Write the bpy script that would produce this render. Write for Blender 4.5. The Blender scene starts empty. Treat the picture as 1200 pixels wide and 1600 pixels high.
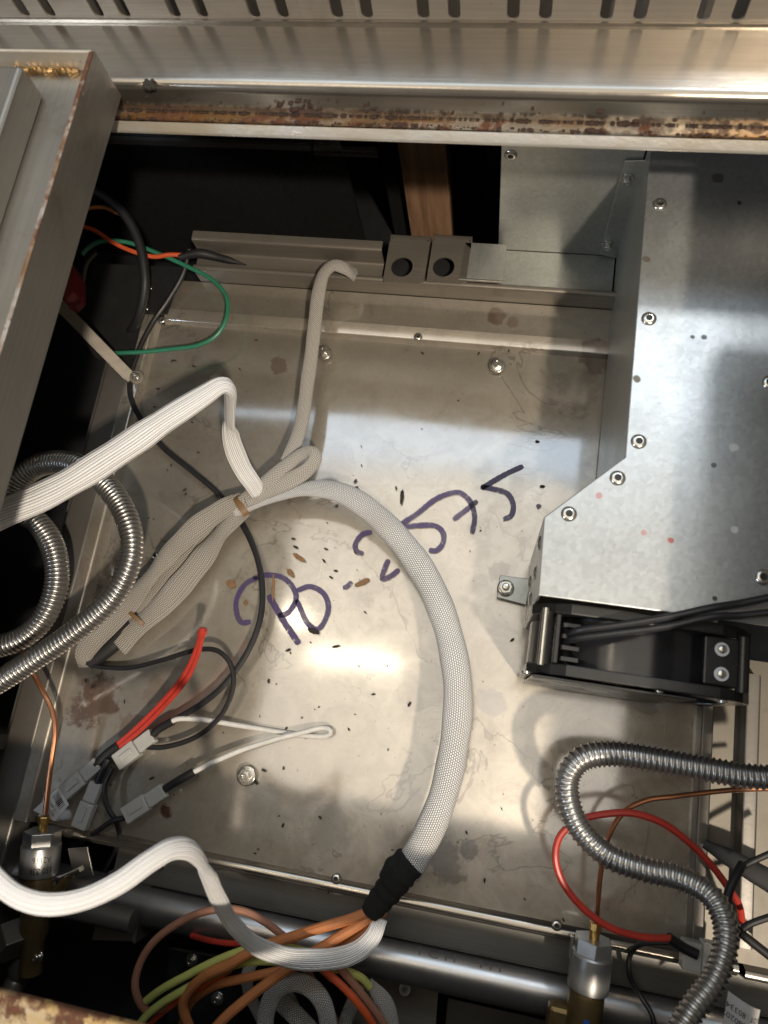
import bpy, bmesh, math, random
from mathutils import Vector, Matrix
random.seed(7)
S = bpy.context.scene
COL = S.collection

# ------------------------------------------------------------------ camera
F, H = 1150.0, 0.52
RW = Matrix(((0.9796658842, 0.1532835465, -0.1294562077),
             (0.1155949147, -0.9585940026, -0.2602601658),
             (-0.1639895455, 0.2400035262, -0.9568206396)))   # world -> (right, down, forward)
CAM = Vector((0, 0, H))
cd = bpy.data.cameras.new('camera'); cam = bpy.data.objects.new('camera', cd); COL.objects.link(cam)
m3 = Matrix((RW[0], -RW[1], -RW[2])).transposed()
cam.matrix_world = Matrix.Translation(CAM) @ m3.to_4x4()
cd.sensor_fit = 'HORIZONTAL'; cd.sensor_width = 36; cd.lens = F / 1200 * 36
cd.clip_start = 0.005; cd.clip_end = 60
S.camera = cam
cd.dof.use_dof = True; cd.dof.focus_distance = 0.50; cd.dof.aperture_fstop = 13
S.view_settings.view_transform = 'Standard'; S.view_settings.look = 'None'
S.view_settings.exposure = 0.0; S.view_settings.gamma = 1.0

# ------------------------------------------------------------------ room light
w = bpy.data.worlds.new('World'); S.world = w; w.use_nodes = True
w.node_tree.nodes['Background'].inputs[0].default_value = (1.0, 0.90, 0.78, 1)
w.node_tree.nodes['Background'].inputs[1].default_value = 0.14

def lamp(name, pos, target, sx, sy, power, col):
    l = bpy.data.lights.new(name, 'AREA'); l.shape = 'RECTANGLE'; l.size = sx; l.size_y = sy
    l.energy = power; l.color = col
    o = bpy.data.objects.new(name, l); COL.objects.link(o); o.location = pos
    d = Vector(target) - Vector(pos)
    o.rotation_euler = d.to_track_quat('-Z', 'Y').to_euler()
    return o
lamp('ceiling_lamp_key', (0.59, -0.64, 1.6), (0, 0.05, 0), 0.07, 0.07, 32, (1.0, 0.87, 0.71))
lamp('ceiling_lamp_warm', (-0.61, 0.19, 1.6), (-0.1, 0.1, 0), 0.03, 0.16, 0.32, (1.0, 0.85, 0.62))
lamp('ceiling_lamp_warm', (-0.36, 0.08, 1.6), (-0.1, 0.1, 0), 0.03, 0.28, 0.36, (1.0, 0.85, 0.62))
lamp('ceiling_panel', (-0.20, 0.20, 1.65), (-0.20, 0.20, 0), 1.8, 0.96, 6.8, (1.0, 0.91, 0.78))
lamp('window_light', (-0.10, 1.11, 1.66), (-0.10, 1.11, 0), 1.7, 0.84, 9.5, (0.70, 0.85, 1.0))
lamp('ceiling_lamp_cool', (0.43, 1.08, 1.6), (0.1, 0.2, 0.1), 0.12, 0.12, 2.5, (0.95, 0.97, 1.0))
lamp('side_fill', (-0.95, -0.55, 0.95), (-0.2, 0.0, 0.08), 0.25, 0.25, 4, (0.72, 0.84, 1.0))  # fill lamp added to brighten the white sleeves

# ------------------------------------------------------------------ geometry helpers
def P(px, py, z=0.0):
    """point of the place at height z seen at this spot of the 1200x1600 picture"""
    d = RW.transposed() @ Vector(((px - 600) / F, (py - 800) / F, 1))
    return CAM + d * ((z - H) / d.z)
def Pv(px, py, y):
    """point on the upright plane at depth y"""
    d = RW.transposed() @ Vector(((px - 600) / F, (py - 800) / F, 1))
    return CAM + d * (y / d.y)
def W(px, p):
    """length in metres of px pixels at point p"""
    return px * (RW @ (p - CAM)).z / F
def thing(name, label, cat, loc=(0, 0, 0), group=None):
    o = bpy.data.objects.new(name, None); COL.objects.link(o); o.location = loc
    o.empty_display_size = 0.02
    o['label'] = label; o['category'] = cat
    if group: o['group'] = group
    return o
def tag(o, label, cat, group=None):
    o['label'] = label; o['category'] = cat
    if group: o['group'] = group
    return o
def wloc(o):
    v = Vector((0, 0, 0))
    while o: v = v + o.location; o = o.parent
    return v
class MB:
    def __init__(s): s.v = []; s.f = []; s.uv = {}; s.sm = []
    def add(s, vs, fs, smooth=False, uvs=None):
        b = len(s.v); s.v += [Vector(v) for v in vs]
        for i, f in enumerate(fs):
            if uvs: s.uv[len(s.f)] = uvs[i]
            s.f.append([b + k for k in f]); s.sm.append(smooth)
        return s
    def box(s, x0, x1, y0, y1, z0, z1):
        vs = [(x, y, z) for z in (z0, z1) for y in (y0, y1) for x in (x0, x1)]
        return s.add(vs, [(0,2,3,1),(4,5,7,6),(0,1,5,4),(2,6,7,3),(0,4,6,2),(1,3,7,5)])
    def obox(s, c, ax, ay, az):
        """box at centre c with half axes"""
        c, ax, ay, az = map(Vector, (c, ax, ay, az))
        vs = [c + i*ax + j*ay + k*az for k in (-1,1) for j in (-1,1) for i in (-1,1)]
        return s.add(vs, [(0,2,3,1),(4,5,7,6),(0,1,5,4),(2,6,7,3),(0,4,6,2),(1,3,7,5)])
    def prism(s, poly, d):
        """polygon (3-D points) pushed along d"""
        n = len(poly); d = Vector(d); a = [Vector(p) for p in poly]
        fs = [list(range(n))[::-1], list(range(n, 2*n))] + [(i, (i+1) % n, n+(i+1) % n, n+i) for i in range(n)]
        return s.add(a + [p + d for p in a], fs)
    def tube(s, pts, rad, segs=10, flat=1.0, twist=0.0, cap=True, uvscale=1.0, ribs=0, amp=.0):
        """sweep along pts; rad float or list; flat = thickness / width"""
        n = len(pts); rad = rad if isinstance(rad, (list, tuple)) else [rad]*n
        tw = twist if isinstance(twist, (list, tuple)) else [twist]*n
        fl = flat if isinstance(flat, (list, tuple)) else [flat]*n
        prev = None; rings = []; L = 0; Ls = []
        for i in range(n):
            t = (pts[min(i+1, n-1)] - pts[max(i-1, 0)]).normalized()
            if prev is None:
                up = Vector((0, 0, 1)) if abs(t.z) < 0.95 else Vector((0, 1, 0))
                side = t.cross(up).normalized()
            else:
                side = (prev - t*prev.dot(t)).normalized()
                h = t.cross(Vector((0, 0, 1)))
                if h.length > 0.5:
                    h = h.normalized()
                    if h.dot(side) < 0: h = -h
                    side = side.lerp(h, 0.25).normalized()
            prev = side; nn = side.cross(t).normalized()
            if i: L += (pts[i] - pts[i-1]).length
            Ls.append(L)
            a0 = tw[i]; sd = side*math.cos(a0) + nn*math.sin(a0); nm = -side*math.sin(a0) + nn*math.cos(a0)
            rings.append([pts[i] + rad[i]*(1 + (amp*math.cos(ribs*a + .35*math.sin(i*.09)) if ribs else 0))*(sd*math.cos(a) + nm*math.sin(a)*fl[i]) for a in [2*math.pi*k/segs for k in range(segs)]])
        vs = [v for r in rings for v in r]; fs = []; uvs = []
        for i in range(n-1):
            for k in range(segs):
                k2 = (k+1) % segs
                fs.append((i*segs+k, i*segs+k2, (i+1)*segs+k2, (i+1)*segs+k))
                u0, u1 = k/segs, (k+1)/segs
                uvs.append([(u0, Ls[i]), (u1, Ls[i]), (u1, Ls[i+1]), (u0, Ls[i+1])])
        if cap:
            fs.append(tuple(range(segs))[::-1]); uvs.append([(0, 0)]*segs)
            fs.append(tuple((n-1)*segs+k for k in range(segs))); uvs.append([(0, 0)]*segs)
        return s.add(vs, fs, True, uvs)
    def lathe(s, prof, o, axis=(0, 0, 1), segs=24, smooth=True):
        """prof list of (radius, height) about axis from o"""
        ax = Vector(axis).normalized(); q = Vector((1, 0, 0)) if abs(ax.x) < 0.9 else Vector((0, 1, 0))
        a = ax.cross(q).normalized(); b = ax.cross(a); o = Vector(o)
        vs = [o + ax*h + (a*math.cos(t) + b*math.sin(t))*r for r, h in prof for t in [2*math.pi*k/segs for k in range(segs)]]
        fs = [(i*segs+k, i*segs+(k+1) % segs, (i+1)*segs+(k+1) % segs, (i+1)*segs+k) for i in range(len(prof)-1) for k in range(segs)]
        n = len(prof)
        fs += [tuple(range(segs))[::-1], tuple((n-1)*segs+k for k in range(segs))]
        return s.add(vs, fs, smooth)
    def build(s, name, mat, parent=None, bevel=0, bseg=2, auto=35):
        me = bpy.data.meshes.new(name)
        off = wloc(parent) if parent else Vector((0, 0, 0))
        loc = Vector((0, 0, 0))
        if parent is None and s.v:
            c = sum(s.v, Vector((0, 0, 0)))/len(s.v); loc = Vector((c.x, c.y, min(v.z for v in s.v))); off = loc
        me.from_pydata([v - off for v in s.v], [], s.f)
        if s.uv:
            ul = me.uv_layers.new(name='UVMap')
            for i, p in enumerate(me.polygons):
                u = s.uv.get(i)
                if u:
                    for k, li in enumerate(p.loop_indices): ul.data[li].uv = u[k]
        bm = bmesh.new(); bm.from_mesh(me); bmesh.ops.recalc_face_normals(bm, faces=bm.faces); bm.to_mesh(me); bm.free()
        for p, q in zip(me.polygons, s.sm): p.use_smooth = q
        if any(s.sm) and hasattr(me, 'set_sharp_from_angle'): me.set_sharp_from_angle(angle=math.radians(auto))
        if isinstance(mat, (list, tuple)):
            for q in mat: me.materials.append(q)
        else: me.materials.append(mat)
        o = bpy.data.objects.new(name, me); COL.objects.link(o)
        if parent: o.parent = parent
        else: o.location = loc
        if bevel:
            md = o.modifiers.new('bevel', 'BEVEL'); md.width = bevel; md.segments = bseg; md.limit_method = 'ANGLE'; md.angle_limit = math.radians(40)
        return o
def dup(o, loc, parent=None, rot=None):
    c = o.copy(); COL.objects.link(c)
    if parent: c.parent = parent; c.location = Vector(loc) - wloc(parent)
    else: c.location = loc
    if rot is not None: c.rotation_euler = rot
    return c
def smooth_path(pts, ds=0.002):
    """Catmull-Rom through pts, resampled every ds"""
    q = [pts[0]*2 - pts[1]] + list(pts) + [pts[-1]*2 - pts[-2]]; fine = []
    for i in range(1, len(q)-2):
        a, b, c, d = q[i-1:i+3]
        for k in range(24):
            t = k/24
            fine.append(0.5*((2*b) + (c-a)*t + (2*a-5*b+4*c-d)*t*t + (3*b-a-3*c+d)*t**3))
    fine.append(pts[-1])
    L = [0]
    for i in range(1, len(fine)): L.append(L[-1] + (fine[i]-fine[i-1]).length)
    n = max(4, int(L[-1]/ds)); out = []; j = 0
    for i in range(n+1):
        s = L[-1]*i/n
        while j < len(L)-2 and L[j+1] < s: j += 1
        e = (s-L[j])/max(1e-9, L[j+1]-L[j]); out.append(fine[j].lerp(fine[j+1], e))
    return out
def pth(lst, ds=0.002): return smooth_path([P(*p) for p in lst], ds)
def interp(vals, n):
    out = []
    for i in range(n):
        t = i/(n-1)*(len(vals)-1); k = min(int(t), len(vals)-2); e = t-k; e = e*e*(3-2*e)
        out.append(vals[k]*(1-e) + vals[k+1]*e)
    return out
def fillet(pl, r=0.002, n=4):
    """round the bends of a 2-D polyline"""
    out = [Vector(pl[0])]
    for i in range(1, len(pl)-1):
        p = Vector(pl[i]); a = Vector(pl[i-1])-p; b = Vector(pl[i+1])-p
        d = min(r, a.length*.45, b.length*.45); p0 = p + a.normalized()*d; p1 = p + b.normalized()*d
        for k in range(n+1):
            t = k/n; out.append(p0*(1-t)**2 + p*2*t*(1-t) + p1*t*t)
    out.append(Vector(pl[-1])); return out
def sheet(mb, pl, x0, x1, th=0.0012, nx=1, axis='x', r=0.002):
    """folded sheet: profile polyline (a, z) pushed along x (a = y) or along y (a = x)"""
    q = fillet([Vector(p) for p in pl], r); n = len(q); other = []
    for i in range(n):
        t = (q[min(i+1, n-1)] - q[max(i-1, 0)]).normalized(); other.append(q[i] + Vector((t.y, -t.x))*th)
    ring = q + other[::-1]; m = len(ring); vs = []; fs = []
    for k in range(nx+1):
        c = x0 + (x1-x0)*k/nx
        vs += [((c, p.x, p.y) if axis == 'x' else (p.x, c, p.y)) for p in ring]
    for k in range(nx):
        fs += [(k*m+i, k*m+(i+1) % m, (k+1)*m+(i+1) % m, (k+1)*m+i) for i in range(m)]
    for b in (0, nx*m):
        fs += [(b+i, b+i+1, b+m-2-i, b+m-1-i) for i in range(n-1)]
    return mb.add(vs, fs, True)

# ------------------------------------------------------------------ materials
class NT:
    def __init__(s, name):
        s.m = bpy.data.materials.new(name); s.m.use_nodes = True; s.t = s.m.node_tree
        s.n = s.t.nodes; s.b = s.n['Principled BSDF']; s.out = s.n['Material Output']
    def node(s, ty, **kw):
        n = s.n.new(ty)
        for k, v in kw.items(): setattr(n, k, v)
        return n
    def link(s, a, b): s.t.links.new(a, b)
    def val(s, sock, v):
        if hasattr(v, 'is_linked') or isinstance(v, bpy.types.NodeSocket): s.link(v, sock)
        else: sock.default_value = v
    def math(s, op, a, b=0.0, c=0.0, clamp=False):
        n = s.node('ShaderNodeMath', operation=op, use_clamp=clamp)
        s.val(n.inputs[0], a); s.val(n.inputs[1], b); s.val(n.inputs[2], c); return n.outputs[0]
    def mix(s, fac, a, b):
        n = s.node('ShaderNodeMix', data_type='RGBA'); s.val(n.inputs[0], fac)
        s.val(n.inputs[6], a if not isinstance(a, tuple) else (*a[:3], 1)); s.val(n.inputs[7], b if not isinstance(b, tuple) else (*b[:3], 1)); return n.outputs[2]
    def coord(s, kind='Object', scale=None, loc=None):
        if not hasattr(s, 'tc'): s.tc = s.node('ShaderNodeTexCoord')
        o = s.tc.outputs[kind]
        if scale or loc:
            mp = s.node('ShaderNodeMapping'); s.link(o, mp.inputs[0])
            if scale: mp.inputs['Scale'].default_value = scale
            if loc: mp.inputs['Location'].default_value = loc
            o = mp.outputs[0]
        return o
    def noise(s, scale, detail=4, rough=0.55, co=None, dist=0.0):
        n = s.node('ShaderNodeTexNoise'); n.inputs['Scale'].default_value = scale; n.inputs['Detail'].default_value = detail
        n.inputs['Roughness'].default_value = rough; n.inputs['Distortion'].default_value = dist
        s.link(co or s.coord(), n.inputs['Vector']); return n.outputs['Fac']
    def ramp(s, fac, stops):
        n = s.node('ShaderNodeValToRGB'); s.link(fac, n.inputs[0]); el = n.color_ramp.elements
        while len(el) < len(stops): el.new(0.5)
        for e, (p, c) in zip(el, stops):
            e.position = p; e.color = (*c, 1) if isinstance(c, tuple) else (c, c, c, 1)
        return n.outputs[0]
    def step(s, x, a, b):
        n = s.node('ShaderNodeMapRange', interpolation_type='SMOOTHSTEP'); s.val(n.inputs[0], x)
        n.inputs[1].default_value = a; n.inputs[2].default_value = b; return n.outputs[0]
    def bump(s, h, strength=0.3, dist=0.001):
        n = s.node('ShaderNodeBump'); n.inputs['Strength'].default_value = strength; n.inputs['Distance'].default_value = dist
        s.link(h, n.inputs['Height']); s.link(n.outputs[0], s.b.inputs['Normal']); return n
    def set(s, **kw):
        for k, v in kw.items():
            i = s.b.inputs[k.replace('_', ' ')]
            if isinstance(v, tuple) and len(v) == 3: v = (*v, 1)
            s.val(i, v)
        return s.m

def plain(name, col, rough=0.5, metal=0.0, var=0.15, nscale=150, bump=0.15, **kw):
    m = NT(name); n = m.noise(nscale, 4)
    c = m.mix(n, tuple(max(0, x*(1-var*2)) for x in col), tuple(min(1, x*(1+var)) for x in col))
    r = m.math('ADD', m.math('MULTIPLY', m.noise(nscale*.4, 3), 0.25), rough-0.12, clamp=True)
    m.set(Base_Color=c, Roughness=r, Metallic=metal)
    if bump: m.bump(n, bump, 0.0005)
    return m.set(**kw)

def metal(name, col, rough, metallic=0.6, stains=(), brush=None, speck=0.0, grime=0.3, scratches=True, bumpy=0.08, grimecol=(0.16, 0.12, 0.08), coat=0, coatr=.1):
    """sheet metal: brushed grain, speckle, grime and stains (x, y, r, colour, strength) in object space"""
    m = NT(name); co = m.coord()
    big = m.noise(9, 5, .6); fine = m.noise(260, 3, .6)
    c = m.mix(m.step(big, .3, .75), tuple(x*.88 for x in col), tuple(min(1, x*1.08) for x in col))
    c = m.mix(m.math('MULTIPLY', m.step(fine, .62, .75), .25), c, tuple(x*.45 for x in col))
    rgh = m.math('ADD', m.math('MULTIPLY', m.noise(30, 5, .65), .22), rough-.11)
    h = fine
    if brush:
        st = m.noise(1, 3, .7, m.coord(scale=brush))
        c = m.mix(m.math('MULTIPLY', m.step(st, .35, .7), .35), c, tuple(x*.62 for x in col))
        rgh = m.math('ADD', rgh, m.math('MULTIPLY', st, .1)); h = m.math('ADD', m.math('MULTIPLY', st, .6), m.math('MULTIPLY', fine, .4))
    if speck:
        v = m.node('ShaderNodeTexVoronoi'); v.inputs['Scale'].default_value = 420; m.link(co, v.inputs['Vector'])
        c = m.mix(m.math('MULTIPLY', v.outputs['Color'], speck), c, tuple(min(1, x*1.5) for x in col))
        h = m.math('ADD', h, m.math('MULTIPLY', v.outputs['Color'], .5))
    if coat:
        mot = m.noise(48, 8, .72, dist=.8)
        c = m.mix(m.math('MULTIPLY', m.step(mot, .36, .64), .42), c, tuple(x*.55*q for x, q in zip(col, (1, .95, .88))))
        tide = m.noise(13, 5, .55, dist=.7); edge = m.math('SUBTRACT', 1.0, m.step(m.math('ABSOLUTE', m.math('SUBTRACT', tide, .52)), .002, .010))
        c = m.mix(m.math('MULTIPLY', m.math('MULTIPLY', edge, m.step(m.noise(7, 3), .46, .58)), .55), c, (.13, .11, .085))
        pit = m.noise(420, 2, .5); c = m.mix(m.math('MULTIPLY', m.step(pit, .70, .76), .6), c, (.08, .065, .05))
        rgh = m.math('ADD', rgh, m.math('MULTIPLY', m.step(mot, .4, .65), .1))
    g = m.math('MULTIPLY', m.math('MULTIPLY', m.step(m.noise(26, 7, .7, dist=.6), .5, .72), m.step(m.noise(6, 3), .42, .62)), grime)
    c = m.mix(g, c, grimecol)
    if scratches:
        for k, (sc, th) in enumerate((((900, 14, 1), .72), ((20, 700, 1), .74))):
            mp = m.node('ShaderNodeMapping'); m.link(co, mp.inputs[0]); mp.inputs['Rotation'].default_value = (0, 0, .5+1.1*k); mp.inputs['Scale'].default_value = sc
            sn = m.step(m.noise(1, 2, .5, mp.outputs[0]), th, th+.05)
            c = m.mix(m.math('MULTIPLY', sn, .32), c, tuple(min(1, x*1.7) for x in col))
    met = metallic
    if stains:
        wob = m.noise(120, 5, .65); wob2 = m.noise(35, 3, .5)
        sep = m.node('ShaderNodeSeparateXYZ'); m.link(co, sep.inputs[0])
        for sx, sy, r, sc, strength in stains:
            dx = m.math('SUBTRACT', sep.outputs[0], sx); dy = m.math('SUBTRACT', sep.outputs[1], sy)
            d = m.math('SQRT', m.math('ADD', m.math('MULTIPLY', dx, dx), m.math('MULTIPLY', dy, dy)))
            d = m.math('ADD', m.math('DIVIDE', d, r), m.math('ADD', m.math('MULTIPLY', m.math('SUBTRACT', wob, .5), 1.6), m.math('MULTIPLY', m.math('SUBTRACT', wob2, .5), 2.2)))
            k = m.math('MULTIPLY', m.step(d, 1.05, .7), strength)
            c = m.mix(k, c, sc); rgh = m.math('ADD', rgh, m.math('MULTIPLY', k, .25))
    m.bump(h, bumpy, 0.0006)
    if coat: m.set(Coat_Weight=1.0, Coat_IOR=coat, Coat_Roughness=m.math('ADD', m.math('MULTIPLY', m.noise(40, 7, .7), .16), coatr-.055))
    return m.set(Base_Color=c, Roughness=m.math('MINIMUM', rgh, 1.0), Metallic=met)

def rusty(name, col=(.42, .40, .36), amount=.5, rough=.35, gold=(.42, .26, .09)):
    m = NT(name); n1 = m.noise(70, 7, .7); n2 = m.noise(18, 4, .6); n3 = m.noise(240, 4, .7)
    c = m.mix(m.step(m.noise(40, 5, .6, m.coord(scale=(.3, 1, 1))), .35, .62), col, gold)
    k = m.step(m.math('ADD', m.math('MULTIPLY', n1, .6), m.math('MULTIPLY', n2, .4)), 1-amount-.02, 1-amount+.06)
    c = m.mix(k, c, m.mix(n3, (.025, .012, .008), (.16, .06, .025)))
    m.bump(m.math('ADD', n3, m.math('MULTIPLY', k, 1.5)), .4, .0008)
    return m.set(Base_Color=c, Roughness=m.math('ADD', m.math('MULTIPLY', k, .45), rough), Metallic=m.math('MULTIPLY', m.math('SUBTRACT', 1.0, k), .6))

def braid(name, light, dark, n=30, pitch=.0021, rows=1.0, smudge=None):
    """woven glass sleeve: staggered cells round (u) and along (v) the sweep"""
    m = NT(name); sep = m.node('ShaderNodeSeparateXYZ'); m.link(m.coord('UV'), sep.inputs[0])
    colm = m.math('MULTIPLY', sep.outputs[0], float(n))
    wob = m.math('MULTIPLY', m.math('SUBTRACT', m.noise(60, 3), .5), 1.4)
    row = m.math('ADD', m.math('DIVIDE', sep.outputs[1], pitch), m.math('ADD', wob, m.math('MULTIPLY', m.math('MODULO', m.math('FLOOR', colm), 2.0), .5)))
    a = m.math('ABSOLUTE', m.math('SINE', m.math('MULTIPLY', colm, math.pi)))
    b = m.math('ABSOLUTE', m.math('SINE', m.math('MULTIPLY', row, math.pi)))
    b = m.math('ADD', m.math('MULTIPLY', b, rows), 1.0-rows)
    cell = m.math('MULTIPLY', m.math('POWER', a, .6), m.math('POWER', b, .6))
    c = m.mix(m.step(cell, .25, .85), dark, light)
    c = m.mix(m.math('MULTIPLY', m.step(m.noise(28, 5, .65), .5, .75), .35), c, tuple(x*.55*q for x, q in zip(light, (1, .92, .8))))
    if smudge:
        g = m.node('ShaderNodeVectorMath', operation='DISTANCE'); m.link(m.coord(), g.inputs[0]); g.inputs[1].default_value = smudge
        k = m.math('MULTIPLY', m.step(g.outputs['Value'], .010, .004), m.step(m.noise(170, 3, .6), .5, .6))
        c = m.mix(k, c, (.08, .08, .09))
    m.bump(cell, .8, .0007)
    return m.set(Base_Color=c, Roughness=.55, Metallic=0.0, Sheen_Weight=.2)

BR, RD, DK = (.13, .07, .045), (.10, .035, .02), (.05, .045, .035)
pan_st = []
def stn(px, py, rpx, c, k, z=0.0):
    p = P(px, py, z); pan_st.append((p.x, p.y, W(rpx, p), c, k))
for a in [(150, 1100, 42, RD, .75), (205, 1130, 30, BR, .5), (258, 1268, 15, RD, .95), (437, 572, 17, BR, .8), (930, 562, 26, BR, .7), (905, 600, 40, (.2, .16, .12), .45),
          (775, 497, 18, BR, .75), (800, 507, 10, BR, .6), (880, 720, 45, (.30, .29, .27), .5), (640, 1075, 30, (.27, .25, .22), .4), (765, 1100, 24, (.2, .2, .22), .4),
          (1000, 1090, 34, (.2, .16, .11), .5), (700, 1345, 34, (.16, .15, .14), .6), (730, 1330, 18, (.16, .15, .14), .7), (520, 1290, 40, (.22, .19, .15), .35), (400, 1275, 50, (.22, .19, .15), .3),
          (945, 780, 20, (.3, .28, .24), .5), (780, 890, 18, (.26, .22, .17), .5), (240, 1085, 24, BR, .4), (560, 1255, 20, (.25, .22, .18), .35), (840, 1180, 30, (.25, .22, .18), .3), (300, 560, 20, (.2, .17, .13), .4)]: stn(*a)
M = {}
M['pan'] = metal('stained_steel', (.47, .425, .355), .42, .72, pan_st, grime=.5, bumpy=.06, coat=3.0, coatr=.085)
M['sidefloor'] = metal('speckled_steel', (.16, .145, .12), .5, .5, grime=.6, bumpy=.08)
M['strut'] = plain('beige_strut', (.17, .15, .12), .5, .3)
M['ledge'] = metal('ledge_steel', (.20, .195, .18), .38, .6, brush=(20, 600, 600), grime=.6)
M['steel'] = metal('brushed_steel', (.44, .40, .345), .15, .9, brush=(14, 900, 900), grime=.25, scratches=False, bumpy=.06)
M['steel_y'] = metal('worn_steel', (.33, .31, .275), .34, .8, brush=(500, 10, 500), grime=.55, bumpy=.08)
M['panel'] = metal('grey_panel_steel', (.33, .30, .26), .42, .6, brush=(14, 900, 900), grime=.4, bumpy=.06)
M['wall_shade'] = metal('shaded_wall_steel', (.23, .22, .20), .40, .75, brush=(500, 10, 500), grime=.75, bumpy=.08)  # beam wall steel darkened in colour to imitate the shade on it
M['dark_steel'] = metal('dim_steel', (.17, .16, .145), .4, .6, grime=.5, bumpy=.1)
M['galv'] = metal('galvanised_steel', (.41, .42, .395), .38, .68, speck=.35, grime=.12, scratches=False, bumpy=.12)
M['rail'] = metal('rail_steel', (.25, .225, .19), .35, .6, brush=(20, 600, 600), grime=.5)
M['rust'] = rusty('rusty_gold_edge', (.36, .33, .28), amount=.49, gold=(.20, .105, .03))
M['rustlip'] = rusty('brown_rusted_lip', (.46, .43, .39), .52, .4, (.24, .14, .075))
M['rustlight'] = rusty('rust_flecked_lip', (.74, .73, .70), .36, .4, (.62, .56, .46))
M['rustheavy'] = rusty('heavy_rust', (.52, .42, .27), .57, .4, (.46, .30, .12))
M['weld'] = plain('heat_tinted_weld', (.40, .27, .13), .42, .8, .3, nscale=300)
M['gloss'] = plain('glossy_black_plastic', (.016, .016, .018), .16, bump=0)
M['crust'] = plain('dark_rust_crust', (.045, .022, .014), .85, nscale=500, var=.4)
M['black'] = plain('black_and_shade', (.012, .012, .013), .55, bump=0)  # black of cables and straps; also stands in for shade in gaps
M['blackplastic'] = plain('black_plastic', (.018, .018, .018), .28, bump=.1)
M['tape'] = plain('black_cloth_tape', (.008, .008, .008), .95, nscale=600, bump=.8)
M['blackwire'] = plain('black_rubber', (.016, .016, .018), .42, nscale=200)
M['conduit'] = plain('conduit_steel', (.47, .46, .44), .30, .92, var=.1, nscale=35, bump=0)
M['pipe'] = metal('pipe_steel', (.52, .51, .50), .27, .9, brush=(14, 600, 600), grime=.4, scratches=False, bumpy=.05)
M['faintprint'] = plain('faint_print', (.16, .16, .16), .5, .4, bump=0)
M['chrome'] = metal('bright_fastener', (.62, .60, .55), .22, .9, grime=.35, scratches=False)
M['copper'] = plain('copper_tube', (.55, .24, .12), .32, .85, nscale=60)
M['brass'] = plain('brass_fitting', (.62, .38, .12), .3, .85, nscale=60)
M['oldbrass'] = plain('tarnished_brass', (.24, .17, .075), .36, .65, .35, nscale=80)
M['alu'] = plain('turned_aluminium', (.52, .52, .51), .34, .85, nscale=90)
M['red'] = plain('red_silicone', (.48, .045, .03), .38)
M['redorange'] = plain('orange_red_wire', (.62, .10, .03), .45)
M['orange'] = plain('orange_glass_wire', (.52, .19, .065), .6, nscale=90, var=.2)
M['brown'] = plain('brown_glass_wire', (.34, .16, .10), .62, nscale=90, var=.2)
M['lime'] = plain('yellow_green_wire', (.50, .52, .14), .5, nscale=60, var=.2)
M['green'] = plain('green_wire', (.03, .19, .11), .4)
M['white'] = plain('white_wire', (.66, .65, .62), .45)
M['wood'] = None
M['tie'] = plain('brown_tie', (.20, .115, .05), .5)
M['ink'] = None
M['debris'] = plain('dark_debris', (.022, .016, .012), .7, nscale=400)
M['flake'] = plain('dry_flake', (.25, .14, .07), .75, nscale=300, var=.3)
M['redplastic'] = plain('dark_red_plastic', (.22, .015, .015), .4)
M['label'] = plain('paper_label', (.62, .62, .62), .6, bump=0, var=.05)
M['print'] = plain('black_print', (.03, .03, .03), .6, bump=0)
M['blue'] = plain('blue_dot', (.02, .10, .45), .5, bump=0)
M['nylon'] = plain('milky_nylon', (.60, .60, .57), .35, nscale=40, var=.06, Transmission_Weight=.35, IOR=1.3)
M['braidw'] = braid('white_braid', (.90, .90, .90), (.19, .19, .185), 42, .0015)
M['braidc'] = braid('cream_braid', (.66, .63, .58), (.15, .135, .115), 34, .0016)
M['braidg'] = braid('grey_braid', (.50, .465, .41), (.10, .09, .075), 38, .0015, .8)
M['braidf'] = braid('fine_white_braid', (.90, .90, .90), (.5, .5, .5), 30, .0016, .45)
_s = P(262, 668, .10)
m = NT('wood_grain'); st = m.noise(1, 5, .65, m.coord(scale=(160, 160, 9)), .4)
M['wood'] = m.set(Base_Color=m.ramp(st, [(.3, (.17, .09, .05)), (.55, (.30, .175, .10)), (.75, (.38, .235, .14))]), Roughness=.6)
m = NT('purple_marker'); k = m.step(m.noise(330, 5, .75), .26, .46)
k = m.math('MULTIPLY', k, m.math('ADD', m.math('MULTIPLY', m.step(m.noise(55, 3), .35, .6), .22), .70))
tr = m.node('ShaderNodeBsdfTransparent'); mx = m.node('ShaderNodeMixShader')
m.set(Base_Color=(.062, .042, .125), Roughness=.45)
m.link(k, mx.inputs[0]); m.link(tr.outputs[0], mx.inputs[1]); m.link(m.b.outputs[0], mx.inputs[2]); m.link(mx.outputs[0], m.out.inputs[0])
M['ink'] = m.m

# ------------------------------------------------------------------ casing (the setting)
def structure(o): o['kind'] = 'structure'; return o
structure(MB().box(-.75, .75, -.6, 1.2, -.13, -.12).build('floor', M['black']))  # black sheet standing in for the dark void below
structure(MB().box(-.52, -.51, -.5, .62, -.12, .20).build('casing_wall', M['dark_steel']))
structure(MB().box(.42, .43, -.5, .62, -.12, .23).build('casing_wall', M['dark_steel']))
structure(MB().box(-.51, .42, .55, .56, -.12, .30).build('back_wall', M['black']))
structure(MB().box(-.51, .42, .354, .549, .292, .294).build('back_light_block', M['dark_steel']))  # unseen sheet added to stop light leaking in behind the hood
structure(MB().box(-.51, -.425, -.33, .35, .196, .198).build('side_light_block', M['dark_steel']))  # unseen sheet added to block light outside the left beam
structure(MB().box(-.42, .42, -.319, -.192, .184, .186).build('front_light_block', M['dark_steel']))  # unseen sheet added to keep light out of the front gap
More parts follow.
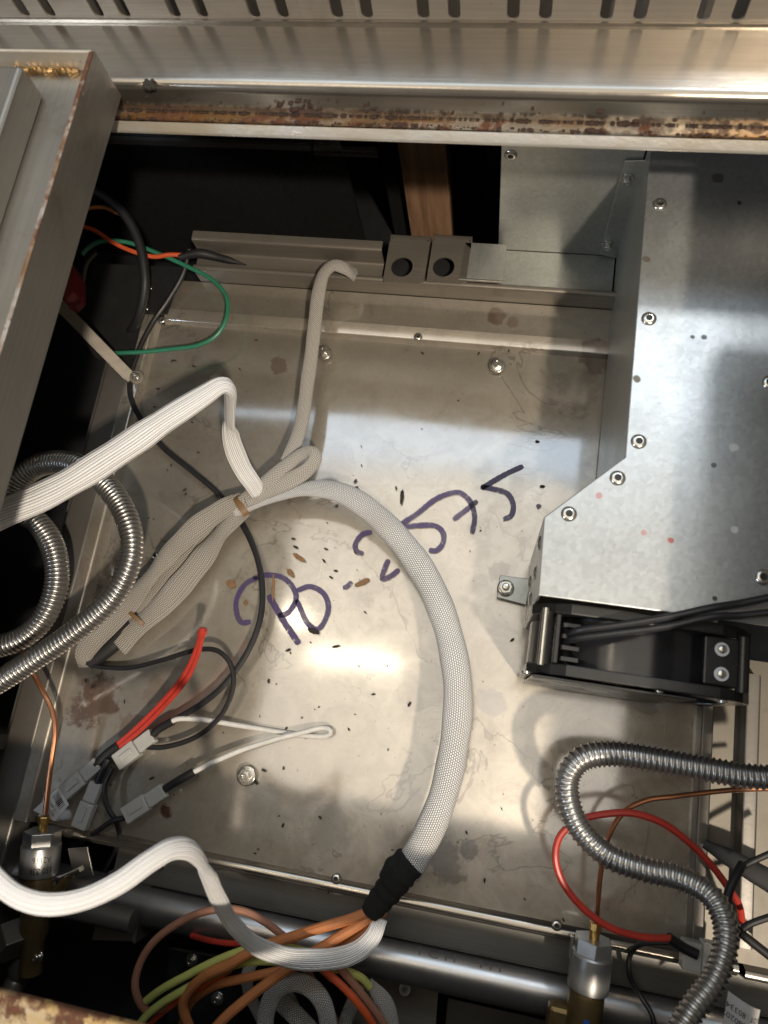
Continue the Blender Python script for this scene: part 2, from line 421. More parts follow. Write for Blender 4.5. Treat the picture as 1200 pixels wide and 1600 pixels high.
structure(MB().box(-.51, .42, -.33, -.32, -.12, .19).build('front_wall', M['black']))

# hexagon bolt head, nut and pop-rivet prototypes (z up, base at origin)
def hexprism(mb, c, r, z0, z1, rot=0.0):
    pts = [Vector((c[0] + r*math.cos(rot+math.pi*k/3), c[1] + r*math.sin(rot+math.pi*k/3), z0)) for k in range(6)]
    return mb.prism(pts, (0, 0, z1-z0))
def bolt(parent, pos, r=.0042, name='bolt', rot=.3, tilt=None):
    b = MB().lathe([(r*1.45, 0), (r*1.5, .0006), (r*1.4, .0012), (r*.9, .0014)], (0, 0, 0), segs=20)
    hexprism(b, (0, 0), r, .0012, .0046, rot)
    b.lathe([(r*.78, .0040), (r*.74, .0050), (r*.3, .0051), (r*.28, .0047)], (0, 0, 0), segs=18)
    o = b.build(name, M['chrome'], None, .0003); o.parent = parent; o.location = Vector(pos) - wloc(parent)
    if tilt: o.rotation_euler = tilt
    return o
rv = MB().lathe([(.0042, 0), (.0043, .0003), (.0038, .0010), (.0027, .0015), (.0019, .0015), (.0016, .0003)], (0, 0, 0), segs=20)
RIVET = rv.build('rivet', [M['chrome'], M['black']])
for f in RIVET.data.polygons:
    if max((RIVET.data.vertices[i].co.xy - RIVET.data.vertices[0].co.xy*0).length for i in f.vertices) < .0017: f.material_index = 1  # rivet hole floor coloured black for the shade inside it

# ------------------------------------------------------------------ floor pan
pan = thing('floor_pan', 'stained stainless steel pan with purple marker writing, lying across the bottom of the oven', 'metal pan', (-.08, .075, 0))
X0, X1, Y0, Y1 = -.300, .1365, -.119, .268
nx, ny = 60, 54
vs = []; fs = []
for j in range(ny+1):
    for i in range(nx+1):
        x = X0 + (X1-X0)*i/nx; y = Y0 + (Y1-Y0)*j/ny
        u, v_ = i/nx, j/ny
        z = .0006*math.sin(5.1*u+1.3)*math.sin(3.7*v_+.4) + .0003*math.sin(11*u)*math.sin(9*v_+1)
        z *= min(1, 6*u, 6*(1-u), 6*v_, 6*(1-v_))
        vs.append((x, y, z - .0004))
for j in range(ny):
    for i in range(nx): a = j*(nx+1)+i; fs.append((a, a+1, a+nx+2, a+nx+1))
b = MB().add(vs, fs, True)
base = b.build('pan_sheet', M['pan'], pan)
# stains are laid out in place coordinates: give the sheet's own origin at the world origin
for v in base.data.vertices: v.co += pan.location
base.location = -pan.location
def at_origin(o, parent):
    for v in o.data.vertices: v.co += wloc(parent)
    o.location = -wloc(parent); return o
# rear hem and the back strip of the pan
b = MB(); sheet(b, [(.268, -.0005), (.270, .004), (.2795, .0058)], X0+.004, .06, .0008, 1, 'x', .001)
at_origin(b.build('rear_hem', M['pan'], pan), pan)
b = MB(); sheet(b, [(.2800, .0030), (P(550, 457, .003).y, .0032)], X0-.02, .062, .0010)
at_origin(b.build('back_strip', M['pan'], pan), pan)
b = MB(); sheet(b, [(-.119, -.0005), (-.1215, .0028), (-.1255, .0034), (-.1285, -.002), (-.1285, -.010)][::-1], X0+.012, X1+.03, .0009, 1, 'x', .0015)
b.build('front_hem', M['steel'], pan)
b = MB(); sheet(b, [(-.300, -.0005), (-.3035, .006), (-.312, .0065)], -.122, .272, .0009, 1, 'y', .0012)
b.build('side_hem', M['pan'], pan)
b = MB(); sheet(b, [(.1365, -.0005), (.1372, .010), (.1442, .0102), (.1452, -.002)], -.117, .12, .0009, 1, 'y', .0012)
b.build('side_hem', M['dark_steel'], pan)
for px, py in ((507, 551), (777, 571)): bolt(pan, P(px, py, .003))
bolt(pan, P(385, 1212, .003), .0046, rot=.1)
for px, py, z in ((653, 526, .006), (253, 500, .006), (525, 1373, .003), (870, 1446, .003)):
    r = dup(RIVET, P(px, py, z), pan); r.scale = (.75, .75, .75)
dup(RIVET, P(242, 868, 0), pan).scale = (.6, .6, .6)
# raised spot where the bolt sits
# ---- marker writing
def stroke(pts, wpx=7.5):
    """ink ribbon on the pan through crop coordinates (350 + x/2.4, 650 + y/2.4)"""
    pp = smooth_path([P(350 + x/2.4, 650 + y/2.4, .0) for x, y in pts], .0012)
    n = len(pp); vs = []; fs = []
    for i, p in enumerate(pp):
        t = (pp[min(i+1, n-1)] - pp[max(i-1, 0)]).normalized(); s = Vector((-t.y, t.x, 0))
        e = min(i, n-1-i); ww = W(wpx*1.12, p)/2*(.62 if e == 0 else .9 if e == 1 else 1.0)*random.uniform(.92, 1.08)
        for q in (1, -1): vs.append((p.x + q*s.x*ww, p.y + q*s.y*ww, .00075))
    fs = [(2*i, 2*i+1, 2*i+3, 2*i+2) for i in range(n-1)]
    return MB().add(vs, fs, True).build('marker_stroke', M['ink'], pan)
stroke([(1122, 188), (1050, 222), (965, 272)]); stroke([(962, 266), (1000, 272), (1060, 290), (1084, 330), (1078, 372), (1048, 388)])
stroke([(655, 412), (720, 370), (790, 315), (850, 290), (890, 291), (925, 325), (940, 380), (930, 442)])
stroke([(860, 390), (905, 355), (950, 318)]); stroke([(665, 420), (720, 412), (790, 412), (822, 440), (820, 480), (796, 505), (768, 503)])
stroke([(556, 436), (520, 445), (494, 478), (498, 508), (524, 517)]); stroke([(618, 538), (604, 570), (594, 612), (630, 598), (658, 575)])
stroke([(446, 645), (462, 640), (480, 622)])
stroke([(275, 655), (325, 640), (375, 668), (392, 722), (372, 780), (345, 800), (312, 775), (288, 725), (272, 690)])
stroke([(168, 672), (225, 770), (282, 856)], 9); stroke([(110, 608), (160, 597), (220, 606), (260, 645), (270, 690), (240, 738), (203, 750)])
stroke([(128, 606), (80, 632), (48, 690), (50, 745), (68, 775), (102, 772)])
stroke([(1172, 342), (1180, 340), (1186, 345)], 8)

# ------------------------------------------------------------------ rear rail, blocks, plank, void
rail = thing('rear_rail', 'dull folded steel rail running along the back edge of the pan', 'rail', (-.1, .33, 0))
yR = P(550, 456, .003).y; zR = Pv(550, 436, yR).z; yR2 = P(550, 428, zR).y; yR3 = P(550, 409, zR-.004).y
b = MB(); sheet(b, [(yR, .0032), (yR, zR), (yR2, zR+.0004), (yR2+.0005, zR-.008)], -.272, .085, .0012)
b.build('front_fold', M['rail'], rail)
b = MB(); sheet(b, [(yR2+.002, zR-.004), (yR3, zR-.004), (yR3, Pv(550, 389, yR3).z), (yR3+.008, Pv(550, 389, yR3).z+.0004)], -.272, P(597, 420, zR).x, .0012)
b.build('back_fold', M['rail'], rail)
def plate_hole(mb, x0, x1, z0, z1, y, cx, cz, r, th, n=32):
    """upright plate with a round hole, facing -y"""
    inner = []; outer = []
    for k in range(n):
        a = 2*math.pi*k/n + math.pi/n; ca, sa = math.cos(a), math.sin(a); inner.append((cx + r*ca, cz + r*sa))
        t = min((x1-cx)/ca if ca > 1e-6 else (x0-cx)/ca if ca < -1e-6 else 9, (z1-cz)/sa if sa > 1e-6 else (z0-cz)/sa if sa < -1e-6 else 9)
        outer.append((cx + t*ca, cz + t*sa))
    vs = [(p[0], yy, p[1]) for yy in (y, y+th) for ring in (inner, outer) for p in ring]; fs = []
    for k in range(n):
        j = (k+1) % n
        fs += [(k, j, n+j, n+k), (2*n+k, 3*n+k, 3*n+j, 2*n+j), (k, 2*n+k, 2*n+j, j), (n+k, n+j, 3*n+j, 3*n+k)]
    return mb.add(vs, fs)
zt_ = zR + .003
tb = thing('tube_block', 'two square steel tube ends with round black holes below the wooden plank', 'tube block', P(665, 400, zR))
for a0, a1, hc in ((599, 663, 628), (667, 729, 693)):
    l = P(a0, 434, zt_); r = P(a1, 434, zt_); t = P((a0+a1)/2, 372, zt_); c = P(hc, 417, zt_); rad = W(17, c); n = 40
    x0, x1, y0, y1 = l.x, r.x, min(l.y, c.y-rad*.93), t.y; inner = []; outer = []
    for k in range(n):
        a = 2*math.pi*(k+.5)/n; ca, sa = math.cos(a), math.sin(a); inner.append((c.x+rad*ca, c.y+rad*1.02*sa))
        tt = min((x1-c.x)/ca if ca > 1e-6 else (x0-c.x)/ca if ca < -1e-6 else 9, (y1-c.y)/sa if sa > 1e-6 else (y0-rad*.4-c.y)/sa if sa < -1e-6 else 9); outer.append((c.x+tt*ca, c.y+tt*sa))
    vs = [(p[0], p[1], z) for z in (zt_, zt_-.0013) for ring in (inner, outer) for p in ring]
    fs = [f for k in range(n) for j in ((k+1) % n,) for f in ((k, j, n+j, n+k), (2*n+k, 3*n+k, 3*n+j, 2*n+j), (k, 2*n+k, 2*n+j, j), (n+k, n+j, 3*n+j, 3*n+k))]
    pb = MB().add(vs, fs); q = pb.build('tube_end', M['rail'], tb)
    b = MB(); sheet(b, [(y1, zt_), (y1+.0035, zt_-.0004), (y1+.0045, zt_-.012)], x0, x1, .0012, 1, 'x', .003); b.build('rolled_edge', M['rail'], tb)
    for xx in (x0, x1-.0012): MB().box(xx, xx+.0012, y0, y1+.003, zt_-.014, zt_-.0014).build('side_wall', M['rail'], tb)
    MB().box(x0+.0014, x1-.0014, y0+.0005, y1, zt_-.013, zt_-.0125).build('dark_inside', M['black'], tb)  # black sheet painting the shade inside the tube
p0, p1, p2, p3 = P(717, 434, zt_), P(776, 438, zt_), P(778, 379, zt_), P(724, 378, zt_)
b = MB().prism([p0, Vector((p1.x+.004, p0.y, zt_)), Vector((p1.x+.004, p3.y, zt_)), Vector((p0.x, p3.y, zt_))], (0, 0, -.0012)); b.build('corner_tab', M['galv'], None, .0006)
o = bpy.data.objects['corner_tab']; tag(o, 'small galvanised tab with a bent bright front edge, right of the tube block', 'bracket')
MB().tube([Vector((p0.x, p0.y-.0006, zt_-.0008)), Vector((p1.x+.004, p0.y-.0006, zt_-.0008))], .0013, 10).build('bent_edge', M['chrome'], o)
yp = .43
wl, wr = Pv(621, 221, yp), Pv(697, 223, yp); wl2, wr2 = Pv(640, 361, yp), Pv(705, 362, yp)
xl, xr = (wl.x+wl2.x)/2, (wr.x+wr2.x)/2
b = MB().box(xl, xr, yp, yp+.02, -.11, .26); tag(b.build('wooden_plank', M['wood'], None, .001), 'brown wooden plank standing upright in the dark gap behind the tube block', 'plank')
b = MB().box(xl-.020, xl-.004, yp+.012, yp+.026, -.11, .27); tag(b.build('side_strip', M['blackplastic'], None, .001), 'black upright strip against the left edge of the wooden plank', 'strip')
b = MB().box(xr+.002, xr+.022, yp+.008, yp+.022, .06, .27); tag(b.build('side_strip', M['dark_steel'], None, .001), 'dim grey upright strip against the right edge of the wooden plank', 'strip')
bp = thing('rear_void_board', 'glossy black board standing in for the dark gap left of the wooden plank', 'panel', (-.22, .40, -.1))  # black sheet paints the dark void behind the rail
MB().box(-.45, xl-.036, .400, .404, -.11, .26).build('void_face', M['blackplastic'], bp)
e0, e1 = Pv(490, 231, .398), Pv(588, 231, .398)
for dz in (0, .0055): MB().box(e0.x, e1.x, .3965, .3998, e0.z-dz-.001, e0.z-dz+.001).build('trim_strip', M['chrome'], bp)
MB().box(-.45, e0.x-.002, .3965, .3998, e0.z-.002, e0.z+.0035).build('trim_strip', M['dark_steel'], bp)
MB().box(xr+.035, .03, .412, .416, -.11, .26).build('void_face', M['blackplastic'], bp)

# ------------------------------------------------------------------ air duct box
ZT = .125
duct = thing('air_duct', 'galvanised riveted duct box with a cut corner over the right of the pan', 'duct', (.10, .18, 0))
tl = P(977, 714, ZT); c1 = P(850, 808, ZT); c2 = P(841, 930, ZT); yw = P(960, 402, .003).y
XR = .235; yb0 = c2.y; yback = yw
xs = tl.x
top = [Vector((xs, yback, ZT)), Vector((xs, tl.y, ZT)), c1, Vector((c2.x, yb0, ZT)), Vector((XR, yb0, ZT)), Vector((XR, yback, ZT))]
dst = []
for px, py, r, c, k in ((1121, 278, 11, (.08, .07, .06), .8), (1147, 699, 6, (.6, .62, .6), .8), (1115, 727, 5, DK, .7), (1148, 827, 6, (.6, .62, .6), .8), (1082, 527, 5, DK, .6), (1100, 527, 5, DK, .6), (995, 592, 7, (.1, .08, .05), .8), (1010, 405, 6, BR, .7),
                       (1048, 845, 7, (.42, .10, .08), .8), (1006, 832, 5, (.42, .10, .08), .5), (936, 775, 5, (.42, .10, .08), .5), (1117, 935, 5, DK, .9), (1120, 310, 7, (.5, .48, .42), .6), (1155, 317, 4, DK, .9)):
    p = P(px, py, ZT); dst.append((p.x, p.y, W(r, p), c, k))
M['galvtop'] = metal('galvanised_top', (.40, .415, .415), .35, .74, dst, speck=.4, grime=.12, scratches=False, bumpy=.12)
tp = MB().prism(top, (0, 0, -.0012)).build('top_panel', M['galvtop'], duct, .0006)
at_origin(tp, duct)
def wall(name, a, b_, z0, z1, th, mat, par, bev=0):
    d = (Vector((b_.x-a.x, b_.y-a.y, 0))).normalized(); n = Vector((-d.y, d.x, 0))*th
    return MB().prism([Vector((a.x, a.y, z0)), Vector((b_.x, b_.y, z0)), Vector((b_.x, b_.y, z1)), Vector((a.x, a.y, z1))], n).build(name, mat, par, bev)
wall('side_panel', top[0], top[1]+Vector((0, .001, 0)), .004, ZT-.0014, .0012, M['galv'], duct)
wall('cut_corner_panel', top[1], top[2], .004, ZT-.0014, .0012, M['galv'], duct)
wall('side_panel', top[2]-Vector((0, .001, 0)), top[3], .004, ZT-.0014, .0012, M['galv'], duct)
MB().box(c2.x+.002, XR, yb0+.0012, yb0+.0024, ZT-.010, ZT-.0014).build('front_flange', M['galv'], duct, .0006)
# upright back plate with its foot and the screwed strap
bx0 = Pv(780, 340, yw).x; zt_b = .27
bkp = MB().box(bx0, xs-.001, yw, yw+.0012, .0045, zt_b); bkp.build('back_plate', M['galv'], duct, .0004)
fl = P(775, 462, .003)
MB().box(fl.x, xs-.001, fl.y, yw-.0002, .0034, .0046).build('back_plate_foot', M['galv'], duct, .0004)
q = [Pv(976, 250, yw-.001), Pv(1011, 249, yw-.001), Pv(964, 402, yw-.001), Pv(936, 396, yw-.001)]
MB().prism(q, (0, -.0012, 0)).build('screwed_strap', M['galv'], duct, .0008)
for px, py in ((980, 278), (950, 381)): bolt(duct, Pv(px, py, yw-.0022), .0030, 'screw', tilt=(math.pi/2, 0, 0))
for px, py in ((798, 242), (788, 396)): dup(RIVET, Pv(px, py, yw), duct, (math.pi/2, 0, 0))
for px, py in ((1031, 319), (1014, 498), (998, 690), (965, 747), (889, 803), (1203, 598), (1193, 902)): dup(RIVET, P(px, py, ZT), duct)
for k, z in ((.25, .108), (.55, .085), (.8, .055), (.45, .03)):
    pt = top[2].lerp(top[3], k); dup(RIVET, (pt.x-.0001, pt.y, z), duct, (0, -math.pi/2, 0))
# foot bracket with nut
br = thing('foot_bracket', 'small bent bracket with a nut, fixing the duct to the pan beside the fan', 'bracket', P(800, 920, 0))
q = [P(781, 899, .004), P(830, 905, .004), P(822, 946, .004), P(776, 934, .004)]
MB().prism(q, (0, 0, .0012)).build('foot_tab', M['galv'], br, .0005)
qx = q[1]; MB().box(qx.x-.0004, qx.x+.0008, q[2].y+.001, q[1].y, .0054, .03).build('upright_tab', M['galv'], br, .0004)
b = MB(); c = P(790, 919, .0055); b.lathe([(.0058, 0), (.0060, .0006), (.0052, .0012), (.003, .0013)], c, segs=22); hexprism(b, (c.x, c.y), .0046, c.z+.0012, c.z+.0045, .2)
b.lathe([(.0026, .004), (.0026, .0068), (.0018, .0072), (.0, .0072)], c, segs=16); b.build('nut', M['chrome'], br, .0003)

# ------------------------------------------------------------------ cooling fan
FX0, FX1 = P(836, 940, .119).x, P(1196, 985, .119).x
FY1 = yb0 - .0006; FY0 = FY1 - .0385; FZ = .1165; cxF = (FX0+FX1)/2; czF = FZ - .0575
fan = thing('cooling_fan', 'black axial cooling fan lying on its edge against the open end of the duct box', 'fan', (cxF, (FY0+FY1)/2, 0))
def ring_plate(mb, y0, y1, R, n=48):
    hw = (FX1-FX0)/2; hz = .0575; inner = []; outer = []
    for k in range(n):
        a = 2*math.pi*(k+.5)/n; ca, sa = math.cos(a), math.sin(a); t = min(hw/abs(ca), hz/abs(sa)); t = min(t, R*1.30)
        inner.append((cxF + R*ca, czF + R*sa)); outer.append((cxF + t*ca, czF + t*sa))
    vs = [(p[0], yy, p[1]) for yy in (y0, y1) for r in (inner, outer) for p in r]; fs = []
    for k in range(n):
        j = (k+1) % n; fs += [(k, j, n+j, n+k), (2*n+k, 3*n+k, 3*n+j, 2*n+j), (k, 2*n+k, 2*n+j, j), (n+k, n+j, 3*n+j, 3*n+k)]
    return mb.add(vs, fs)
for y0, y1 in ((FY1-.0060, FY1), (FY0, FY0+.0060)): ring_plate(MB(), y0, y1, .054).build('square_flange', M['blackplastic'], fan, .0008)
def drum(mb, R0, R1, y0, y1, n=64):
    vs = [(cxF + R*math.cos(2*math.pi*k/n), y, czF + R*math.sin(2*math.pi*k/n)) for (R, y) in ((R0, y0), (R0, y1), (R1, y1), (R1, y0)) for k in range(n)]
    return mb.add(vs, [(r*n+k, r*n+(k+1) % n, ((r+1) % 4)*n+(k+1) % n, ((r+1) % 4)*n+k) for r in range(4) for k in range(n)], True)
drum(MB(), .0565, .0535, FY0+.006, FY1-.006).build('drum', M['gloss'], fan)
for sx in (-1, 1):
    MB().tube([Vector((cxF + sx*.0505, FY0+.005, FZ-.0065)), Vector((cxF + sx*.0505, FY1-.005, FZ-.0065))], .0034, 14).build('corner_post', M['blackplastic'], fan)
MB().tube([Vector((FX0+.0065, FY0+.004, FZ-.002)), Vector((FX0+.0065, FY1-.004, FZ-.002))], .0017, 12).build('spacer_rod', M['chrome'], fan)
MB().lathe([(.02, 0), (.02, .028), (.017, .03)], (cxF, FY0+.004, czF), (0, 1, 0), 32).build('hub', M['blackplastic'], fan)
for k in range(7):
    a = 2*math.pi*k/7; u = Vector((math.cos(a), 0, math.sin(a))); t = Vector((-math.sin(a), 0, math.cos(a))); c = Vector((cxF, (FY0+FY1)/2, czF))
    MB().obox(c + u*.036, u*.0155, (t*.8 + Vector((0, 1, 0))*.6)*.013, u.cross((t*.8 + Vector((0, 1, 0))*.6))*.0007).build('blade', M['blackplastic'], fan)
# terminal block and washers on the right, vents on the left
wp = [P(1131, 1014, FZ), P(1130, 1053, FZ)]
MB().box(wp[0].x-.0085, wp[0].x+.0085, FY0+.0065, FY1-.0065, FZ-.012, FZ-.0035).build('mounting_block', M['blackplastic'], fan, .001)
for q in wp:
    b = MB().lathe([(.0036, -.0035), (.0037, -.0028), (.0034, -.0024), (.0022, -.0024), (.0022, -.0030)], q, segs=20); wsh = b.build('washer', M['label'], fan)
    MB().lathe([(.0021, -.0032), (.0021, -.0016), (.0014, -.0012), (.0, -.0012)], q, segs=14).build('screw', M['chrome'], wsh)
for k in range(4): MB().box(FX0+.0165, FX0+.026, FY0+.008+.006*k, FY0+.0105+.006*k, FZ-.010, FZ-.0045).build('vent_rib', M['blackplastic'], fan, .0004)
MB().box(FX0+.0125, FX0+.0150, FY0+.0062, FY1-.0062, FZ-.012, FZ-.002).build('vent_frame', M['blackplastic'], fan, .0005)
for px, py, in ((822, 1052), (1130, 1103), (1030, 1090)):
    MB().lathe([(.0026, 0), (.0024, .0012), (.0014, .0018), (0, .0018)], (P(px, py, .112).x, FY0-.0002, FZ-.006), (0, -1, 0), 16).build('flange_screw', M['chrome'], fan)
b = MB().box(FX0+.003, FX1-.03, FY0-.0026, FY0-.0012, .01, FZ-.003); b.build('guard_plate', M['blackplastic'], fan, .0004)
for dy, dz, e in ((0, 0, 0), (12, .004, 14)):
    pp = smooth_path([P(885, 995+dy*.5, FZ-.008), P(905, 985+dy, FZ+.002), P(960, 978+dy, FZ+.008), P(1040, 965+dy*1.2, FZ+.012), P(1110, 950+e, ZT+.006), P(1160, 942+e*1.4, ZT+.005), P(1240, 925+e*2, ZT+.008)], .002)
    MB().tube(pp, .0020, 10).build('fan_lead', M['blackwire'], fan)

# ------------------------------------------------------------------ hood frame along the top
zl = .2; zg = .206
zg = .2045; yL = P(700, 222, zl).y; yf2 = P(700, 204, zg).y; yg = P(700, 186, zg).y
zs = zg
while Pv(700, 143, yg+.001).z > zs and zs < .3: zs += .0005
ysb = P(700, 43, zs).y
hood = thing('hood_frame', 'long stepped stainless hood frame with a rusty ledge and a slotted panel across the top', 'hood frame', (0, yL, zl))
b = MB(); sheet(b, [(yL+.006, zl-.0002), (yL, zl), (yf2, zg), ][::-1], -.40, .42, .0012, 1, 'x', .001)
b.build('front_lip', M['rustlight'], hood)
b = MB(); sheet(b, [(yg, zg), (yf2+.0004, zg+.0002)], -.40, .42, .0012, 1); b.build('ledge', M['rust'], hood)
b = MB(); sheet(b, [(ysb+.0012, zs+.0032), (ysb+.0012, zs), (yg+.001, zs), (yg, zg-.001)], -.55, .45, .0014, 1, 'x', .0035); b.build('shelf', M['steel'], hood)
# rust crust creeping along the inner corner and dark crumbs
b = MB()
for k in range(900):
    x = random.uniform(-.23, .19) + .01*math.sin(k); s_ = random.choice((.0011, .0014, .0018, .0026))*random.uniform(.5, 1.2); line = random.random(); s_ *= .45 + .75*abs(math.sin(x*61)*math.sin(x*23+1)) + .25*random.random()
    y, z = (yg-.0019, zg+.0015) if line < .55 else ((yf2+.0004+random.uniform(-.0008, .0012), zg+.0015) if line < .88 else (yg-.0014, zg+random.uniform(.002, .012)))
    a = random.uniform(.5, 1.8); b.lathe([(0, -s_*.3), (s_*.5*random.uniform(.6, 1), -s_*.05), (s_*.35, s_*.25), (0, s_*.3)], (x, y, z), (random.uniform(-.5, .5), random.uniform(-.6, 0), 1), 6)
    for v in b.v[-24:]: v.x = x + (v.x-x)*a*1.3
o = b.build('rust_crust', M['crust'], hood); o['kind'] = 'stuff'
# slotted upright panel
yp2 = ysb + .0012
sb = [(33, 26), (72, 26), (143, 25), (187, 25), (265, 25), (308, 24), (390, 24), (435, 23), (520, 23), (567, 22), (657, 22), (706, 22), (800, 21), (850, 21), (948, 21), (1000, 21), (1103, 21), (1157, 21)]
pairs = [(Pv(sb[i][0], 12, yp2).x, Pv(sb[i+1][0], 12, yp2).x) for i in range(0, len(sb), 2)]
x00 = pairs[0][0]; stepx = (pairs[-1][0]-pairs[0][0])/(len(pairs)-1); gap = sum(p[1]-p[0] for p in pairs)/len(pairs); rs = .0031
zsl = Pv(600, 30, yp2).z; ztop = zsl + .045
slots = sorted(x00 + stepx*k + g for k in range(-3, 12) for g in (0, gap))
cols = [-.55]; 
for xc in slots: cols += [xc + rs*math.cos(math.pi*(1-k/10)) for k in range(11)]
cols.append(.45); b = MB(); th = .0012; base_z = zs + .0033
def zb(x):
    for xc in slots:
        if abs(x-xc) <= rs+1e-7: return zsl + rs - math.sqrt(max(0, rs*rs-(x-xc)**2))
    return zsl + rs
for i in range(len(cols)-1):
    xa, xb = cols[i], cols[i+1]; inside = any(xc-rs-1e-6 <= xa and xb <= xc+rs+1e-6 for xc in slots)
    za, zc = (zb(xa), zb(xb)) if inside else (ztop, ztop)
    b.add([(xa, yp2, base_z), (xb, yp2, base_z), (xb, yp2, zc), (xa, yp2, za), (xa, yp2+th, base_z), (xb, yp2+th, base_z), (xb, yp2+th, zc), (xa, yp2+th, za)],
          [(0, 1, 2, 3), (5, 4, 7, 6), (3, 2, 6, 7)] + ([] if inside else [(0, 3, 7, 4), (1, 5, 6, 2)]))
b.build('slotted_panel', M['panel'], hood)
MB().box(-.55, .45, yp2+.018, yp2+.020, zs-.015, ztop+.03).build('slot_shade_sheet', M['dark_steel'], hood)  # dark sheet put in for the shade behind the slots
q = P(236, 137, zs); b = MB()
for k in range(22): b.lathe([(.0, -.0002), (.0013, .0003), (.0010, .0013), (0, .0017)], (q.x+random.uniform(-.0030, .0030), q.y+random.uniform(-.0026, .0026), zs+.0014), segs=8)
tag(b.build('burnt_crumb', M['debris']), 'black burnt crumb sitting on the shelf of the hood frame', 'crumb')

# ------------------------------------------------------------------ left frame beam
zb0 = zs + .0015; _c = P(190, 150, zb0); xB, yE = _c.x, _c.y; zb1 = zb0
while P(150, 70, zb1).x < xB: zb1 += .0002
beam = thing('side_beam', 'worn steel channel beam with a rusty upper lip running down the left side', 'beam', (xB, .0, zb0))
b = MB().box(xB-.0016, xB, -.46, yE, zb0, zb1); b.build('side_wall', M['wall_shade'], beam, .0004)
b = MB().box(-.42, xB-.0018, -.46, yE, zb0+.004, zb0+.017); b.build('channel_floor', M['steel_y'], beam)
b = MB().box(-.42, xB-.0018, yE-.0016, yE, zb0+.0172, zb1); b.build('end_wall', M['rustlight'], beam, .0004)
MB().box(xB-.0019, xB+.0003, -.46, yE-.0018, zb1+.0002, zb1+.0010).build('rusty_lip', M['rustlip'], beam, .0003)
wa = P(30, 92, zb0+.018); wb_ = P(128, 94, zb0+.018)
pts = [Vector((wa.x + (wb_.x-wa.x)*k/40, yE-.0030+.0006*math.sin(k*2.1), zb0+.018)) for k in range(41)]
MB().tube(pts, [.0018*(1+.35*math.sin(k*1.7)) for k in range(41)], 10).build('weld_bead', M['weld'], beam)
pi_ = P(70, 150, zb0+.017)
b = MB().box(-.40, pi_.x, -.46, pi_.y, zb0+.0172, zb0+.036); tag(b.build('square_tube', M['steel_y'], None, .0022, 3), 'grey square tube lying in the channel of the left beam', 'tube')

# front frame bar (only its rusty corner shows) and the bar on the right closing the opening
yf = -.1395
fb = thing('front_bar', 'rusty front bar of the oven opening, cutting the bottom left corner', 'bar', (-.15, yf-.015, .19))
b = MB(); sheet(b, [(yf-.0014, .1985), (yf-.0014, .2005), (yf-.028, .201), (yf-.0285, .186)], -.242, .16, .0013, 1, 'x', .0012); b.build('bar_fold', M['rustheavy'], fb)
b = MB(); sheet(b, [(yf-.029, .2011), (yf-.05, .2014)], -.242, .16, .0013); b.build('bar_ledge', M['rustlight'], fb)
rb = MB().box(.128, .205, -.20, .276, .2245, .249); tag(rb.build('side_beam', M['steel_y'], None, .001), 'steel frame beam along the right side of the oven opening', 'beam')

# ------------------------------------------------------------------ left side rails, strut, switch
lr = thing('side_rail', 'dark upright steel rail running along the left edge of the pan', 'rail', (-.33, .08, -.03))
b = MB(); sheet(b, [(-.3135, -.03), (-.3145, .0035), (-.334, .004), (-.335, -.02), (-.352, -.021)], -.20, .30, .0012, 1, 'y', .0014); b.build('rail_fold', M['dark_steel'], lr)
b = MB().box(-.3125, -.3120, -.12, .28, -.03, .004); b.build('edge_strip', M['rail'], lr)
pa, pb_ = P(97, 480, .05), P(207, 592, .01)
d = (pb_-pa).normalized(); sd = Vector((d.y, -d.x, 0)).normalized()
st = thing('diagonal_strut', 'flat beige steel strut slanting from the left beam to the back corner of the pan', 'strut', pb_)
MB().obox((pa+pb_)/2 - d*.03, d*((pb_-pa).length/2+.03), sd*.0045, Vector((0, 0, .0008))).build('flat_bar', M['strut'], st, .0004)
MB().obox((pa+pb_)/2 - d*.03 + sd*.0042 - Vector((0, 0, .011)), d*((pb_-pa).length/2+.026), sd*.0006, Vector((0, 0, .010))).build('bar_web', M['dark_steel'], st)
e = P(214, 590, .012)
MB().lathe([(.0055, 0), (.0055, .0012), (.003, .0014)], e, (0.3, -.2, 1), 20).build('end_lug', M['strut'], st)
bolt(st, e + Vector((0, 0, .0013)), .0022, 'lug_screw')
MB().obox(P(30, 1157, -.01), (.05, .012, 0), (-.0012, .005, 0), (0, 0, .001)).build('cross_bar', M['rail'])
tag(bpy.data.objects['cross_bar'], 'short grey cross bar joining the left rail below the flexible conduit', 'bar')
b = MB().prism([P(112, 424, .03), P(128, 430, .03), P(136, 446, .03), P(136, 478, .03), P(122, 492, .03), P(100, 474, .03)], (0, 0, .02)); sw = b.build('rocker_switch', M['redplastic'], None, .002)
tag(sw, 'dark red plastic switch half hidden behind the left beam', 'switch')
for k in range(3):
    c = P(112+7*k, 478-4*k, .0512); MB().obox(c, (.0012, .0, 0), (0, .003, 0), (0, 0, .0006)).build('ridge', M['redplastic'], sw)
# black plate, widened to paint the shadow over the left back corner
b = MB().prism([P(150, 412, .0062), P(290, 418, .0062), P(262, 492, .0062), P(236, 488, .0062), P(206, 575, .0062), P(150, 560, .0062), P(110, 500, .0062)], (0, 0, .001)); tag(b.build('corner_plate_shade', M['black'], None, .0004), 'black plate widened into painted shadow in the back left corner under the cables', 'plate')
for px, py in ((235, 450), (229, 482)): dup(RIVET, P(px, py, .0073), bpy.data.objects['corner_plate_shade']).scale = (.4, .4, .4)

